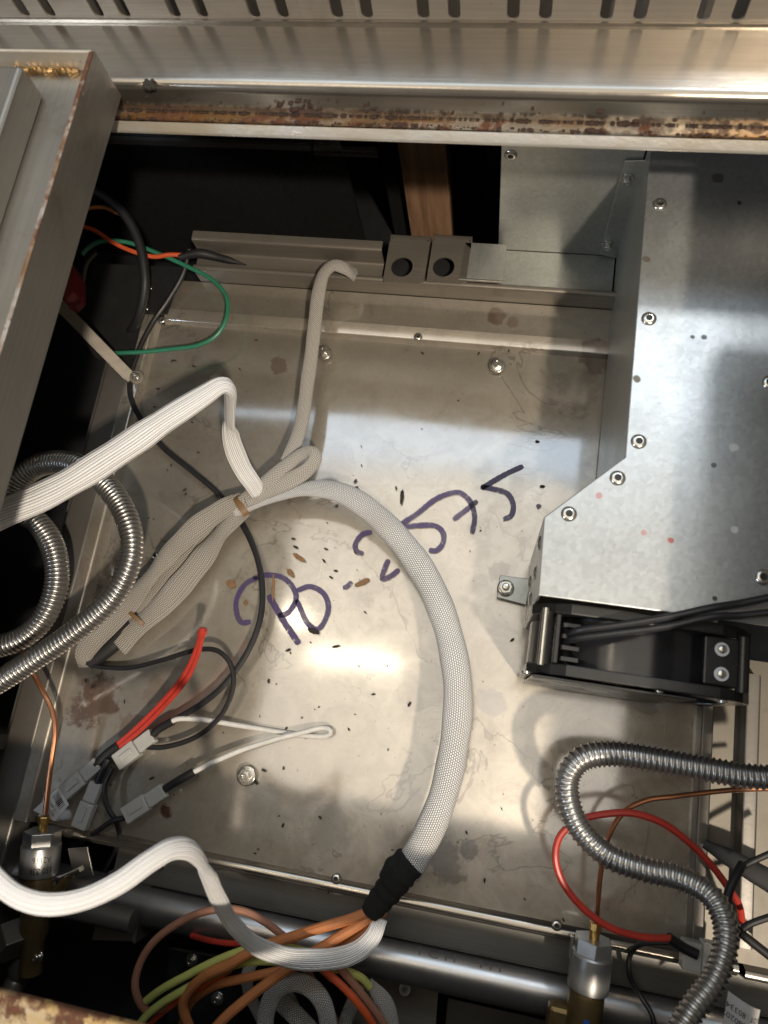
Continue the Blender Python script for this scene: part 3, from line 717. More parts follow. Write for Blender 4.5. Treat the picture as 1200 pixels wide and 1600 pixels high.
# ------------------------------------------------------------------ right floor strip and its bars
zr = -.002
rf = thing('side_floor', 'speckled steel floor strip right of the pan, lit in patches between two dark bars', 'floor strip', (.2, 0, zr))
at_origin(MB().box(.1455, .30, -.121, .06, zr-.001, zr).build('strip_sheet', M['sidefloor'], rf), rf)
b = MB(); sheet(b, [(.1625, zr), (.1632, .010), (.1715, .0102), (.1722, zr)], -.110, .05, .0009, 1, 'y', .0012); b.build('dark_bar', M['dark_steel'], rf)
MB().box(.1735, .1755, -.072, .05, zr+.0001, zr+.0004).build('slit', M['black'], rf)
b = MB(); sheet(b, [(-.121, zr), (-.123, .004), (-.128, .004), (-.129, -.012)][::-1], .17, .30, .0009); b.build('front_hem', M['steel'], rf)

# ------------------------------------------------------------------ front ledge, manifold pipe, brackets
b = MB(); sheet(b, [(-.1286, -.0115), (-.150, -.012), (-.150, -.034), (-.175, -.036)][::-1], -.24, .42, .0012)
led = b.build('front_ledge', M['ledge']); tag(led, 'grime streaked steel ledge between the front hem of the pan and the gas pipe', 'ledge')
zp = -.022
pa = P(600, 1494, zp); pb_ = P(870, 1552, zp); yP = (pa.y+pb_.y)/2
pipe = thing('gas_pipe', 'thick steel gas pipe running along the front below the black taped sleeve', 'pipe', (0, yP, zp))
PR = W(32, P(600, 1505, zp))
MB().tube([Vector((x, yP, zp)) for x in (-.40, -.2, 0, .2, .42)], PR, 40).build('pipe_tube', M['pipe'], pipe)
def text_mesh(s, size):
    cu = bpy.data.curves.new('lettering', 'FONT'); cu.body = s; cu.size = size; cu.resolution_u = 3; cu.align_x = 'CENTER'; cu.align_y = 'CENTER'
    o = bpy.data.objects.new('lettering', cu); COL.objects.link(o); bpy.context.view_layer.update()
    dg = bpy.context.evaluated_depsgraph_get(); me = bpy.data.meshes.new_from_object(o.evaluated_get(dg))
    v = [q.co.copy() for q in me.vertices]; f = [list(p.vertices) for p in me.polygons]
    bpy.data.objects.remove(o); bpy.data.curves.remove(cu); bpy.data.meshes.remove(me); return v, f
def letters(s, size, fn, mat, parent, sx=1.0):
    v, f = text_mesh(s, size); b = MB().add([fn(q.x*sx, q.y) for q in v], f)
    return b.build('lettering', mat, parent)
for s, px in (('I C H', 682), ('M I', 768)):
    xx = P(px, 1500, zp+PR).x
    letters(s, .0075, lambda u, v, xx=xx: Vector((xx+u*1.5, yP+(PR+.0003)*math.sin((v+.011)/PR), zp+(PR+.0003)*math.cos((v+.011)/PR))), M['faintprint'], pipe)
# u-bracket carrying the pipe and bolts, lower plate
ub = thing('pipe_bracket', 'folded steel bracket holding the gas pipe beside the left valve', 'bracket', P(190, 1420, -.03))
q = [P(152, 1428, -.012), P(222, 1394, -.012), P(208, 1472, -.012), P(142, 1470, -.012)]
MB().prism(q, (0, 0, -.002)).build('front_plate', M['dark_steel'], ub, .0008)
q = [P(168, 1362, -.016), P(300, 1310, -.016), P(318, 1338, -.016), P(220, 1394, -.016), P(160, 1420, -.016)]
MB().prism(q, (0, 0, -.0014)).build('top_plate', M['dark_steel'], ub, .0006)
q = [P(222, 1396, -.0125), P(208, 1474, -.0125)]; MB().prism([q[0], q[1], q[1]-Vector((0, 0, .05)), q[0]-Vector((0, 0, .05))], (.0012, 0, 0)).build('side_plate', M['dark_steel'], ub)
for px, py, r in ((195, 1362, .0032), (258, 1352, .0018)):
    c = P(px, py, -.0155); b = MB().lathe([(r*1.5, 0), (r*1.5, .0008), (r, .001)], c, segs=18); hexprism(b, (c.x, c.y), r*1.1, c.z+.0008, c.z+.004); b.lathe([(r*.7, .003), (r*.7, .0095), (r*.5, .0102), (0, .0102)], c, segs=14); b.build('stud', M['chrome'], ub, .0002)
lp = thing('lower_plate', 'dim steel plate with a dark stud hanging under the gas pipe', 'plate', P(600, 1560, -.05))
MB().prism([P(560, 1512, -.05), P(685, 1545, -.05), P(678, 1640, -.05), P(540, 1640, -.05)], (0, 0, -.0015)).build('plate_sheet', M['rail'], lp)
c = P(634, 1545, -.049); MB().lathe([(.0036, 0), (.0036, .002), (.0022, .0022), (.0022, .011), (.0038, .0112), (.0038, .013), (0, .013)], c, (0, .3, 1), 18).build('stud', M['blackplastic'], lp)
MB().prism([P(700, 1560, -.07), P(900, 1605, -.07), P(900, 1660, -.07), P(690, 1660, -.07)], (0, 0, -.0015)).build('lower_step', M['dark_steel'], lp)

# ------------------------------------------------------------------ gas valves
def axis_frame(a, b_):
    ax = (b_-a).normalized(); side = ax.cross(Vector((0, 0, 1))).normalized(); up = side.cross(ax).normalized(); return ax, side, up
def lathe_thing(prof, o, ax, name, mat, par, segs=28, bevel=0, smooth=True): return MB().lathe(prof, o, ax, segs, smooth).build(name, mat, par, bevel)
def hex_along(o, ax, r, l, name, mat, par):
    return MB().lathe([(r, 0), (r, l)], o, ax, 6, False).build(name, mat, par, .0004)
zv = .012
def valve(label, pt, pb_, wpx, z, marked):
    A, B = P(*pt, z+.006), P(*pb_, z)                 # fitting end (towards the pan) and the body end
    ax, side, up = axis_frame(A, B); v = thing('gas_valve', label, 'gas valve', B, 'gas safety valves on the pipe')
    u = W(wpx, A)/2
    hex_along(A - ax*.004, ax, u*.34, .0045, 'flare_nut', M['brass'], v)
    lathe_thing([(u*.26, .0005), (u*.26, .006)], A, ax, 'brass_neck', M['brass'], v, 18)
    hex_along(A + ax*.005, ax, u*1.0, .0085, 'hex_cap', M['alu'], v)
    cap = lathe_thing([(u*.98, .0132), (u*1.05, .0142), (u*1.05, .0325), (u*.95, .0335)], A, ax, 'round_cap', M['alu'], v, 36)
    lathe_thing([(u*.86, .0336), (u*.90, .036), (u*.90, .052), (u*.78, .056), (u*.78, .070), (u*.6, .074), (u*.6, .095)], A, ax, 'valve_body', M['oldbrass'], v, 30)
    MB().obox(A + ax*.047 + up*(u*.90), side*.0016, ax*.0016, up*.0003).build('blue_dot', M['blue'], v)
    if marked:
        R = u*1.05 + .0002
        for s, off, sz in (('A2116', .0205, .0056), ('150 836', .0272, .0056)):
            fn = lambda x, y, off=off: A + ax*(off + y) + (up*math.cos(x/R-.62) + side*math.sin(x/R-.62))*R
            letters(s, sz, fn, M['print'], cap, .8)
    return v, A, B, ax, side, up, u
v1, A, B, ax, side, up, u = valve('gas valve with turned cap marked A2116, at the left end of the pipe', (68, 1285), (58, 1400), 56, .012, True)
sgn = 1 if side.x > 0 else -1; sx = side*sgn
MB().tube([A + ax*.036 + sx*u*.6, A + ax*.034 + sx*(u+.004), A + ax*.028 + sx*(u+.017)], .0017, 12).build('side_pin', M['chrome'], v1)
MB().tube([A + ax*.050 + sx*u*.4, A + ax*.043 + sx*(u+.003), A + ax*.034 + sx*(u+.009)], [.004, .0045, .003], 14).build('side_arm', M['oldbrass'], v1)
MB().obox(A + ax*.024 + sx*(u+.016) - up*.002, sx*.007 - ax*.001, ax*.009 + sx*.003, up*.0006).build('clip', M['chrome'], v1, .0003)
MB().lathe([(PR*.55, -.015), (PR*.55, .06)], A + ax*.052 + sx*.008 - up*.004, Vector((1, 0, 0)), 24).build('pipe_stub', M['dark_steel'], v1)
MB().lathe([(PR*.55, 0), (PR*.55, .05)], A + ax*.046 - sx*.012 - up*.004, Vector((-1, 0, 0)), 24).build('pipe_stub', M['dark_steel'], v1)
pc = P(12, 1452, .01); MB().lathe([(.012, 0), (.012, .016)], pc, (.6, -.5, .3), 6, False).build('hex_plug', M['dark_steel'], v1, .0008)
pc = P(45, 1490, -.005)
MB().lathe([(.006, 0), (.0085, .002), (.0085, .012), (.006, .016), (.007, .018), (.007, .04), (.0085, .041), (.0085, .05)], pc, (-.2, -1, .1), 22).build('elbow_fitting', M['dark_steel'], v1)
for k, (qx, qy) in enumerate(((44, 1482), (60, 1494), (42, 1498))): bolt(v1, P(qx, qy, .008), .0026, 'small_nut')
v2, A2, B2, ax2, side2, up2, u2 = valve('gas valve with plain turned cap, on the pipe beside the right flexible conduit', (930, 1452), (912, 1590), 60, .02, False)
sx = side2*(1 if side2.x > 0 else -1)
MB().obox(A2 + ax2*.012 - sx*(u2+.001), sx*.0006, ax2*.006, up2*.003).build('clip', M['chrome'], v2)
MB().obox(A2 + ax2*.058 - sx*(u2*.9) - up2*.004, sx*.010, ax2*.012, up2*.006).build('side_boss', M['oldbrass'], v2, .003)

# ------------------------------------------------------------------ cables, sleeves, hoses
def cable(name, label, cat, pts, wpx, mat, group=None, parent=None, segs=10, ds=.002, wmul=None, flat=1.0):
    pp = pth(pts, ds); r = W(wpx, pp[len(pp)//2])/2
    rad = r if wmul is None else [r*k for k in interp(wmul, len(pp))]
    fl = flat if not isinstance(flat, (list, tuple)) else interp(flat, len(pp))
    o = MB().tube(pp, rad, segs, flat=fl).build(name, mat, parent)
    return tag(o, label, cat, group) if parent is None else o
def sleeve(name, label, pts, widths, mat, flat=(.5, .5), twist=(0, 0), cat='sleeve', parent=None, segs=40, open_end=False, ds=.0018, ribs=0, amp=.03):
    """braided sleeve: widths in pixels along the path, flat = thickness / width, twist in radians"""
    pp = pth(pts, ds); n = len(pp); wl_ = interp(list(widths), n); rad = [W(wl_[i], pp[i])/2*(1+.025*math.sin(i*.35)+.02*math.sin(i*.13+1)) for i in range(n)]
    ph = random.uniform(0, 6); fl = [f*(1+.10*math.sin(i*.11+ph)+.07*math.sin(i*.23+2*ph)) for i, f in enumerate(interp(list(flat), n))]
    tw = [t+.12*math.sin(i*.06+ph) for i, t in enumerate(interp(list(twist), n))]
    if ribs: segs = ribs*4
    o = MB().tube(pp, rad, segs, flat=fl, twist=tw, cap=not open_end, ribs=ribs, amp=amp).build(name, mat, parent, auto=180)
    if open_end: md = o.modifiers.new('wall', 'SOLIDIFY'); md.thickness = .0006; md.offset = -1
    return tag(o, label, cat) if parent is None else o
def hose(name, label, pts, wpx, pitch, group, coil):
    pp = pth(pts, pitch/10); n = len(pp); rad = []
    for i in range(n):
        R = W(wpx, pp[i])/2*(1+.012*math.sin(i*.021)+.01*math.sin(i*.057)); c = math.cos(2*math.pi*i/10)
        rad.append(R*(.87 + .13*abs(math.cos(math.pi*i/10))**.7) if coil else R*(.85 + .15*max(0, .5+.5*c)**2.6))
    return tag(MB().tube(pp, rad, 30).build(name, M['conduit'], None, auto=80), label, 'hose', group)

sleeve('braided_sleeve', 'thick woven glass sleeve arching over the pan down to the black tape', [(366, 797, .016), (400, 782, .02), (440, 770, .024), (485, 763, .030), (530, 769, .036), (572, 793, .042), (620, 838, .048), (662, 895, .053), (692, 960, .056), (710, 1030, .057), (716, 1100, .056), (707, 1180, .053), (690, 1250, .048), (665, 1310, .042), (636, 1362, .036)],
       (26, 30, 34, 36, 40, 42, 43, 45, 46, 46, 46, 45), M['braidw'], (.5, .45, .5, .7, .8, .85, .85, .85, .85), (0, .5, .2, -.3, 0, 0, 0))
pp = pth([(642, 1345, .040), (622, 1366, .040), (612, 1384, .038), (596, 1404, .034), (578, 1426, .030)], .0015)
n = len(pp); tp_ = MB().tube(pp, [W(k, p)/2*(1+.05*math.sin(i*1.3)) for i, (k, p) in enumerate(zip(interp([50, 54, 44, 40, 33], n), pp))], 28, flat=.8).build('cloth_tape', M['tape'], None, auto=80)
tag(tp_, 'black cloth tape wound round the lower end of the arching sleeve', 'tape')
sleeve('braided_sleeve', 'stout white sleeve crossing over the left hose and folding down at its tip', [(-45, 825, .165), (0, 804, .155), (60, 778, .145), (130, 741, .135), (200, 696, .128), (265, 652, .122), (318, 618, .118), (345, 602, .116), (359, 607, .110), (359, 630, .095), (359, 660, .078), (364, 695, .062), (378, 730, .046), (395, 756, .034), (405, 772, .026)],
       (50, 49, 48, 46, 45, 44, 42, 40, 32, 30, 29, 30, 29, 24), M['braidf'], (.7, .7, .7, .7, .6, .5, .35, .4, .35), (0, 0, 0, 0, 0, .3, .5, .3), ribs=22, amp=.028)
sleeve('braided_sleeve', 'grey bundle sleeve nearer the left hose, curling open at its end', [(386, 778, .018), (350, 794, .020), (310, 822, .024), (268, 862, .026), (234, 904, .024), (204, 942, .018), (172, 974, .016), (146, 1000, .016), (131, 1022, .012), (137, 1040, .006)],
       (23, 31, 36, 34, 30, 29, 33, 34, 28), M['braidg'], (.5, .45, .4, .45, .5, .4, .35, .3), (0, .5, .1, -.4, .3, .1, 0), open_end=True, ribs=18, amp=.035)
sleeve('braided_sleeve', 'grey bundle sleeve on the outer side with a square cut end', [(384, 796, .015), (354, 822, .015), (324, 862, .014), (290, 905, .013), (254, 945, .012), (218, 976, .011), (184, 1008, .010)],
       (23, 34, 39, 38, 36, 36, 40), M['braidg'], (.5, .4, .45, .4, .4, .3), (0, -.5, .2, .4, -.2, 0), open_end=True, ribs=18, amp=.035)
sleeve('braided_sleeve', 'grey bundle sleeve lying between the two outer ones', [(380, 787, .010), (346, 808, .009), (308, 846, .008), (266, 890, .008), (226, 935, .008), (196, 966, .008), (168, 992, .008)],
       (24, 34, 38, 38, 34, 32), M['braidg'], (.5, .45, .4, .4), (0, .3, -.3, 0), open_end=True, ribs=18, amp=.035)
cable('bundle_shade', 'black filler for the shade between the open ends of the grey bundle', 'tube', [(205, 972, .008), (180, 998, .008), (158, 1016, .007), (138, 1030, .006)], 36, M['black'], segs=20, flat=.6)  # black shape added to paint the dark opening of the bundle
sleeve('braided_sleeve', 'short cream sleeve bent into a loop above the upper tie', [(372, 792, .020), (405, 764, .026), (440, 734, .032), (468, 712, .036), (487, 706, .038), (492, 718, .038), (478, 736, .036), (450, 752, .032), (415, 768, .026), (385, 782, .022)],
       (24, 26, 25, 24, 22, 22, 25, 26, 26, 24), M['braidc'], (.5, .5, .45, .45, .4, .45, .5), (0, 0, 0, .6, 0, 0))
sleeve('braided_sleeve', 'narrow cream sleeve rising to the back and hooking over the rear rail', [(448, 722, .030), (462, 690, .028), (473, 650, .026), (480, 600, .026), (487, 550, .027), (492, 505, .029), (497, 462, .032), (505, 430, .035), (520, 415, .037), (536, 418, .035), (546, 424, .028), (553, 429, .018), (558, 431, .009)],
       (22, 23, 24, 23, 22, 22, 24, 25, 24, 22), M['braidc'], (.5, .45, .45, .45, .5, .5, .5), (0, .3, 0, 0, .4, 0))
sleeve('braided_sleeve', 'bright white sleeve swinging low across the bottom left under the pan edge', [(-50, 1330, .215), (-5, 1376, .215), (30, 1402, .215), (75, 1413, .213), (130, 1405, .210), (185, 1380, .205), (235, 1345, .198), (270, 1326, .190), (299, 1330, .178), (320, 1356, .158), (337, 1395, .132), (360, 1438, .104), (397, 1475, .078), (450, 1496, .056), (510, 1499, .042), (555, 1488, .032), (582, 1464, .029), (594, 1434, .028)],
       (33, 34, 34, 34, 33, 33, 33, 32, 30, 28, 27, 29, 31, 31, 31, 31, 29, 24), M['braidf'], (.6, .6, .6, .6, .4, .4, .5, .6, .6), (0, 0, 0, 0, .2, .2, 0, 0), ribs=20, amp=.025)
# ties
def band(label, pt, d, wpx, hpx, z):
    a, b_ = P(pt[0]-d[0]*.5, pt[1]-d[1]*.5, z), P(pt[0]+d[0]*.5, pt[1]+d[1]*.5, z); c = (a+b_)/2; t = (b_-a).normalized(); s_ = Vector((-t.y, t.x, 0)); R = W(wpx, c)/2; hh = W(hpx, c)/2
    n = 36; vs = []; 
    for (k1, k2) in ((1.0, -1), (1.0, 1), (.86, 1), (.86, -1)):
        for k in range(n):
            an = 2*math.pi*k/n; vs.append(c + s_*R*k1*math.cos(an) + Vector((0, 0, 1))*R*.48*k1*math.sin(an) + t*hh*k2)
    o = MB().add(vs, [(r*n+k, r*n+(k+1) % n, ((r+1) % 4)*n+(k+1) % n, ((r+1) % 4)*n+k) for r in range(4) for k in range(n)], True).build('cable_tie', M['tie'])
    return tag(o, label, 'cable tie')
band('tan tie gathering all sleeves at the top of the grey bundle', (377, 790), (16, -10), 36, 11, .020)
band('brown tie round the lower part of the grey bundle near the left hose', (212, 962), (20, -22), 50, 6, .013)

hose('corrugated_hose', 'bright corrugated steel hose making a loop at the left edge', [(-60, 1100, .06), (0, 1064, .062), (60, 1026, .064), (120, 984, .066), (172, 938, .068), (200, 888, .070), (206, 842, .070), (193, 798, .068), (168, 760, .064), (135, 733, .058), (100, 722, .050), (62, 727, .044), (33, 748, .040), (22, 776, .036), (35, 800, .034), (60, 818, .034), (80, 848, .034), (89, 885, .034), (86, 925, .034), (66, 968, .034), (28, 1000, .034), (-40, 1018, .034)], 37, .0030, 'corrugated steel hoses', True)
hose('corrugated_hose', 'corrugated steel hose bent into an S at the lower right', [(1260, 1216, .075), (1180, 1214, .072), (1110, 1203, .07), (1030, 1188, .068), (960, 1178, .066), (912, 1184, .066), (888, 1212, .066), (888, 1252, .068), (908, 1298, .070), (950, 1337, .072), (1005, 1358, .075), (1060, 1371, .080), (1106, 1395, .086), (1130, 1432, .092), (1134, 1475, .098), (1116, 1530, .104), (1080, 1580, .110), (1045, 1640, .115)], 40, .0031, 'corrugated steel hoses', False)

cable('black_wire', 'long black wire running from the back corner under the grey bundle past the writing', 'wire', [(296, 390, .020), (285, 430, .014), (262, 470, .010), (238, 505, .008), (216, 550, .008), (203, 600, .008), (212, 640, .007), (250, 694, .006), (300, 736, .005), (345, 775, .004), (380, 822, .006), (402, 872, .010), (410, 920, .013), (406, 970, .015), (385, 1022, .015), (352, 1068, .014), (318, 1098, .012), (285, 1118, .010), (262, 1132, .009)], 9, M['blackwire'])
cable('black_wire', 'black wire looping from the open bundle end back to the connectors', 'wire', [(120, 1020, .010), (140, 1038, .008), (165, 1043, .007), (205, 1043, .009), (255, 1031, .013), (305, 1016, .016), (340, 1017, .018), (362, 1042, .018), (363, 1080, .016), (342, 1122, .013), (305, 1152, .011), (258, 1167, .010), (215, 1167, .010), (178, 1172, .010)], 8, M['blackwire'])
rw = thing('red_wire', 'doubled red wire standing up from the connector left of the black loop', 'wire', P(175, 1172, .01))
for dx, dy in ((0, 0), (6, 4)):
    MB().tube(pth([(172+dx*.6, 1172+dy, .010), (212+dx, 1138+dy, .014), (252+dx, 1098+dy, .020), (284+dx, 1060+dy, .028), (303+dx*.8, 1024+dy*.7, .036), (315+dx*.3, 990+dy*.2, .044)]), .00175, 10).build('strand', M['red'], rw)
c = P(316, 989, .045); MB().lathe([(.0, -.004), (.0030, -.002), (.0034, 0), (.0028, .003), (.0, .0042)], c, (.3, .8, .6), 14).build('tip', M['red'], rw)
cable('white_wire', 'thin white wire folded back on itself between two connectors', 'wire', [(266, 1128, .012), (282, 1123, .012), (320, 1125, .010), (370, 1133, .006), (420, 1141, .004), (465, 1148, .004), (500, 1151, .004), (516, 1147, .005), (514, 1139, .005), (498, 1138, .005), (470, 1145, .007), (430, 1155, .008), (380, 1171, .010), (335, 1190, .012), (303, 1206, .013)], 8, M['white'])
cable('green_wire', 'green wire sweeping round the dark back left corner', 'wire', [(128, 398, .03), (140, 386, .03), (160, 377, .03), (200, 379, .028), (247, 396, .026), (292, 416, .025), (330, 436, .024), (353, 463, .023), (354, 495, .022), (338, 524, .020), (307, 540, .018), (262, 546, .016), (221, 550, .015), (170, 552, .015)], 7, M['green'])
cable('red_wire', 'short red wire among the cables in the dark back left corner', 'wire', [(120, 352, .034), (148, 360, .034), (175, 378, .032), (208, 393, .03), (240, 401, .028), (265, 398, .028), (292, 399, .026)], 7, M['redorange'])
cable('orange_wire', 'short orange wire at the top of the dark back left corner', 'wire', [(130, 328, .045), (148, 324, .045), (166, 325, .044), (185, 334, .042)], 6, M['orange'])
cable('black_cable', 'thick black cable hanging down in the dark back left corner', 'cable', [(130, 290, .06), (170, 312, .055), (198, 340, .05), (216, 375, .044), (225, 415, .038), (226, 455, .03), (215, 500, .015), (190, 540, -.01)], 15, M['black'], segs=14)
cable('black_cable', 'black cable with shrink end lying over the rear rail at the left', 'cable', [(280, 402, .026), (310, 396, .026), (340, 402, .022), (385, 414, .019)], 15, M['black'], segs=12, wmul=(.7, 1, .8, .15))
cable('grey_wire', 'pale grey wire curving behind the red switch', 'wire', [(150, 395, .025), (136, 412, .02), (130, 440, .012), (126, 480, 0)], 6, M['rail'])
# copper
cable('copper_tube', 'thin copper tube dropping from the left hose to the gas valve', 'tube', [(30, 1010, .03), (48, 1045, .03), (68, 1082, .03), (82, 1112, .028), (86, 1145, .026), (81, 1185, .024), (76, 1225, .022), (71, 1272, .019)], 8, M['copper'])
cable('copper_tube', 'thin copper tube curving from the right gas valve to behind the right hose', 'tube', [(932, 1448, .028), (934, 1410, .032), (940, 1355, .036), (952, 1305, .040), (976, 1268, .042), (1012, 1250, .043), (1050, 1245, .044), (1090, 1240, .044), (1150, 1234, .046), (1215, 1232, .048)], 8, M['copper'])
cable('red_wire', 'red wire making a wide loop under the right hose', 'wire', [(1048, 1466, .03), (1005, 1464, .034), (955, 1450, .04), (912, 1420, .045), (880, 1380, .048), (868, 1340, .05), (876, 1305, .05), (905, 1282, .05), (945, 1272, .05), (990, 1271, .05), (1035, 1286, .048), (1075, 1315, .045), (1110, 1350, .04), (1140, 1390, .036), (1155, 1415, .032), (1159, 1440, .026)], 11, M['red'])
# loom at the lower right
G = 'black cable loom at the lower right edge'
cable('black_strap', 'flat dark strap crossing the floor strip at the lower right edge', 'strap', [(1100, 1318, .02), (1130, 1335, .024), (1160, 1352, .028), (1230, 1392, .034)], 30, M['black'], segs=12, flat=.2, wmul=(.5, .9, 1.1, 1.2))
cable('black_cable', 'black cable bowing beside the bend of the right hose', 'cable', [(1160, 1350, .045), (1148, 1372, .05), (1138, 1396, .052), (1136, 1424, .052), (1147, 1448, .048), (1165, 1464, .044), (1230, 1515, .04)], 14, M['black'], segs=12)
cable('black_cable', 'short black cable branching to the edge above the red wire end', 'cable', [(1160, 1452, .046), (1176, 1442, .046), (1230, 1424, .046)], 11, M['black'])
cable('black_cable', 'short black cable rising to the right edge from the dark strap', 'cable', [(1158, 1356, .04), (1180, 1344, .042), (1230, 1322, .044)], 10, M['black'])
cable('black_wire', 'thin black wire hooking down beside the right gas valve', 'wire', [(1060, 1475, .02), (1030, 1472, .015), (1000, 1476, .01), (984, 1494, .004), (984, 1525, 0), (1000, 1555, 0), (1020, 1590, .005), (1024, 1640, .005)], 8, M['blackwire'])
cable('black_wire', 'black wire hanging off the lower milky connector towards the dark floor', 'wire', [(194, 1278, .012), (175, 1283, .010), (150, 1300, .004), (120, 1318, -.01), (90, 1330, -.03)], 8, M['blackwire'])
cable('black_wire', 'black wire dropping in an S past the pan edge beside the connectors', 'wire', [(176, 1200, .012), (164, 1230, .010), (168, 1260, .008), (183, 1288, .004), (186, 1315, -.006), (168, 1352, -.02), (150, 1390, -.04)], 8, M['blackwire'])

# ---- connectors
def connector(label, a, b_, wpx, z, shrink, sw=13):
    """milky housing from a to b_, with a black shrink sleeve along shrink"""
    A_, B_ = P(*a, z), P(*b_, z); t = (B_-A_).normalized(); s_ = Vector((-t.y, t.x, 0)).normalized(); L = (B_-A_).length; hw = W(wpx, A_)/2; up_ = Vector((0, 0, 1))
    c = thing('wire_connector', label, 'connector', (A_+B_)/2 - up_*hw*.6, 'milky wire connectors')
    for f0, f1, k in ((0, .56, 1.0), (.56, 1.0, .84)):
        m0 = A_ + t*L*f0; m1 = A_ + t*L*f1
        hs = MB().obox((m0+m1)/2, t*((m1-m0).length/2 - .0001), s_*hw*k, up_*hw*.62*k).build('housing', M['nylon'], c, .0009)
        if not f0: MB().obox(A_ + t*L*.3 + up_*hw*.66, t*L*.16, s_*hw*.32, up_*.0009).build('latch', M['nylon'], hs, .0004)
    if shrink:
        pp_ = pth([(x, y, zz) for x, y, zz in shrink]); MB().tube(pp_, W(sw, pp_[0])/2, 12).build('shrink_sleeve', M['blackwire'], c)
    return c
connector('milky connector at the top of the cluster, holding the white wire end', (183, 1192), (240, 1148), 27, .010, [(234, 1152, .010), (250, 1138, .011), (270, 1127, .012)])
connector('milky connector at the left of the cluster, with the white printed tag', (100, 1240), (155, 1192), 26, .010, [(150, 1196, .010), (165, 1180, .010), (186, 1164, .011)], 15)
connector('milky connector hanging lengthwise over the pan edge', (124, 1294), (152, 1222), 25, .008, [(152, 1226, .008), (160, 1205, .010), (170, 1185, .011)], 12)
connector('milky connector lowest of the cluster, holding the other white wire end', (196, 1275), (258, 1234), 27, .012, [(250, 1238, .012), (275, 1222, .012), (304, 1205, .013)])
connector('milky connector at the lower right, behind the bend of the right hose', (1132, 1504), (1064, 1488), 50, .02, [(1090, 1492, .026), (1068, 1481, .026), (1044, 1465, .030)], 16)
tg = thing('printed_tag', 'small white printed tag lying by the left connector', 'tag', P(88, 1254, .012))
q = [P(52, 1266, .012), P(92, 1230, .014), P(108, 1257, .014), P(86, 1283, .012)]
MB().prism(q, (0, 0, .0003)).build('paper', M['label'], tg)
ux = (q[2]-q[1]).normalized(); uy = (q[1]-q[0]).normalized(); o0 = (q[0]+q[1]+q[2]+q[3])/4 + Vector((0, 0, .0007))
for k in range(9):
    MB().obox(o0 + uy*.005 + ux*(-.005+.0012*k), ux*random.choice((.0002, .0004)), uy*.0026, Vector((0, 0, .00005))).build('bar_code_line', M['print'], tg)
for k in range(3): letters('MX16270' if k == 1 else 'L08P 21', .0026, lambda x, y, k=k: o0 - uy*(.0010+.0027*k) + ux*x + uy*y, M['print'], tg)
t2 = thing('printed_tag', 'curled white paper tag with upside down lot and date print, at the bottom right', 'tag', P(1155, 1570, .05))
qa, qb, qc, qd = P(1138, 1548, .055), P(1188, 1578, .055), P(1176, 1640, .05), P(1122, 1640, .05)
n = 8; vs = []
for j in range(n+1):
    for i in range(n+1):
        a = qa.lerp(qb, i/n); c = qd.lerp(qc, i/n); p = a.lerp(c, j/n); vs.append(p + Vector((0, 0, .006*math.sin(math.pi*i/n))))
MB().add(vs, [(j*(n+1)+i, j*(n+1)+i+1, (j+1)*(n+1)+i+1, (j+1)*(n+1)+i) for j in range(n) for i in range(n)], True).build('paper', M['label'], t2)
ex = (qb-qa); ey = (qd-qa)
def on_tag(fx, fy): return qa + ex*fx + ey*fy + Vector((0, 0, .006*math.sin(math.pi*min(1, max(0, fx))) + .0004))
for s, fy in (('LOT : 80334', .20), ('DATE : 0802020', .36)):
    letters(s, .0040, lambda x, y, fy=fy: on_tag(.5 - x/ex.length, fy + y/ey.length), M['print'], t2, .85)

# ---- bunch of glass-covered wires at the bottom
GB = 'wires fanning out of the black tape'
Z = .03
cable('orange_wire', 'orange wire leaving the tape highest and curling down at the left', 'wire', [(588, 1415, .030), (560, 1432, .031), (500, 1450, .032), (450, 1466, .032), (405, 1481, .031), (358, 1507, .030), (320, 1525, .026), (294, 1550, .022), (286, 1572, .018), (294, 1600, .012), (312, 1640, 0)], 16, M['orange'], GB)
cable('orange_wire', 'orange wire running straightest from the tape to the lower left', 'wire', [(594, 1420, .027), (560, 1445, .030), (520, 1470, .034), (470, 1500, .036), (405, 1546, .038), (350, 1592, .038), (310, 1640, .036)], 16, M['orange'], GB)
cable('orange_wire', 'orange wire pressed beside the straight one and turning off flat to the left', 'wire', [(600, 1424, .025), (575, 1448, .024), (530, 1482, .022), (485, 1503, .020), (430, 1518, .018), (375, 1530, .014), (335, 1540, .010), (300, 1565, .002), (285, 1600, -.01), (280, 1640, -.02)], 14, M['orange'], GB)
cable('brown_wire', 'brown wire making the widest loop at the left of the fanned wires', 'wire', [(520, 1530, .0), (492, 1505, .008), (455, 1473, .018), (416, 1442, .026), (378, 1423, .030), (337, 1421, .032), (292, 1435, .033), (248, 1464, .032), (222, 1498, .030), (211, 1536, .028), (218, 1566, .024), (234, 1580, .018), (262, 1572, .010), (290, 1556, 0)], 12, M['brown'], GB)
cable('brown_wire', 'brown wire slanting to the bottom right past the tape', 'wire', [(520, 1500, .022), (536, 1518, .020), (558, 1544, .016), (580, 1572, .012), (602, 1604, .006), (620, 1640, 0)], 13, M['brown'], GB)
cable('brown_wire', 'brown wire passing behind the white loops at the bottom', 'wire', [(440, 1470, .0), (478, 1515, -.005), (500, 1550, -.012), (520, 1585, -.02), (540, 1640, -.03)], 11, M['brown'], GB)
cable('yellow_green_wire', 'upper yellow green wire of the fanned bunch', 'wire', [(520, 1500, .012), (480, 1487, .018), (440, 1480, .022), (392, 1482, .025), (340, 1500, .026), (290, 1525, .025), (252, 1546, .024), (228, 1564, .022)], 12, M['lime'], GB)
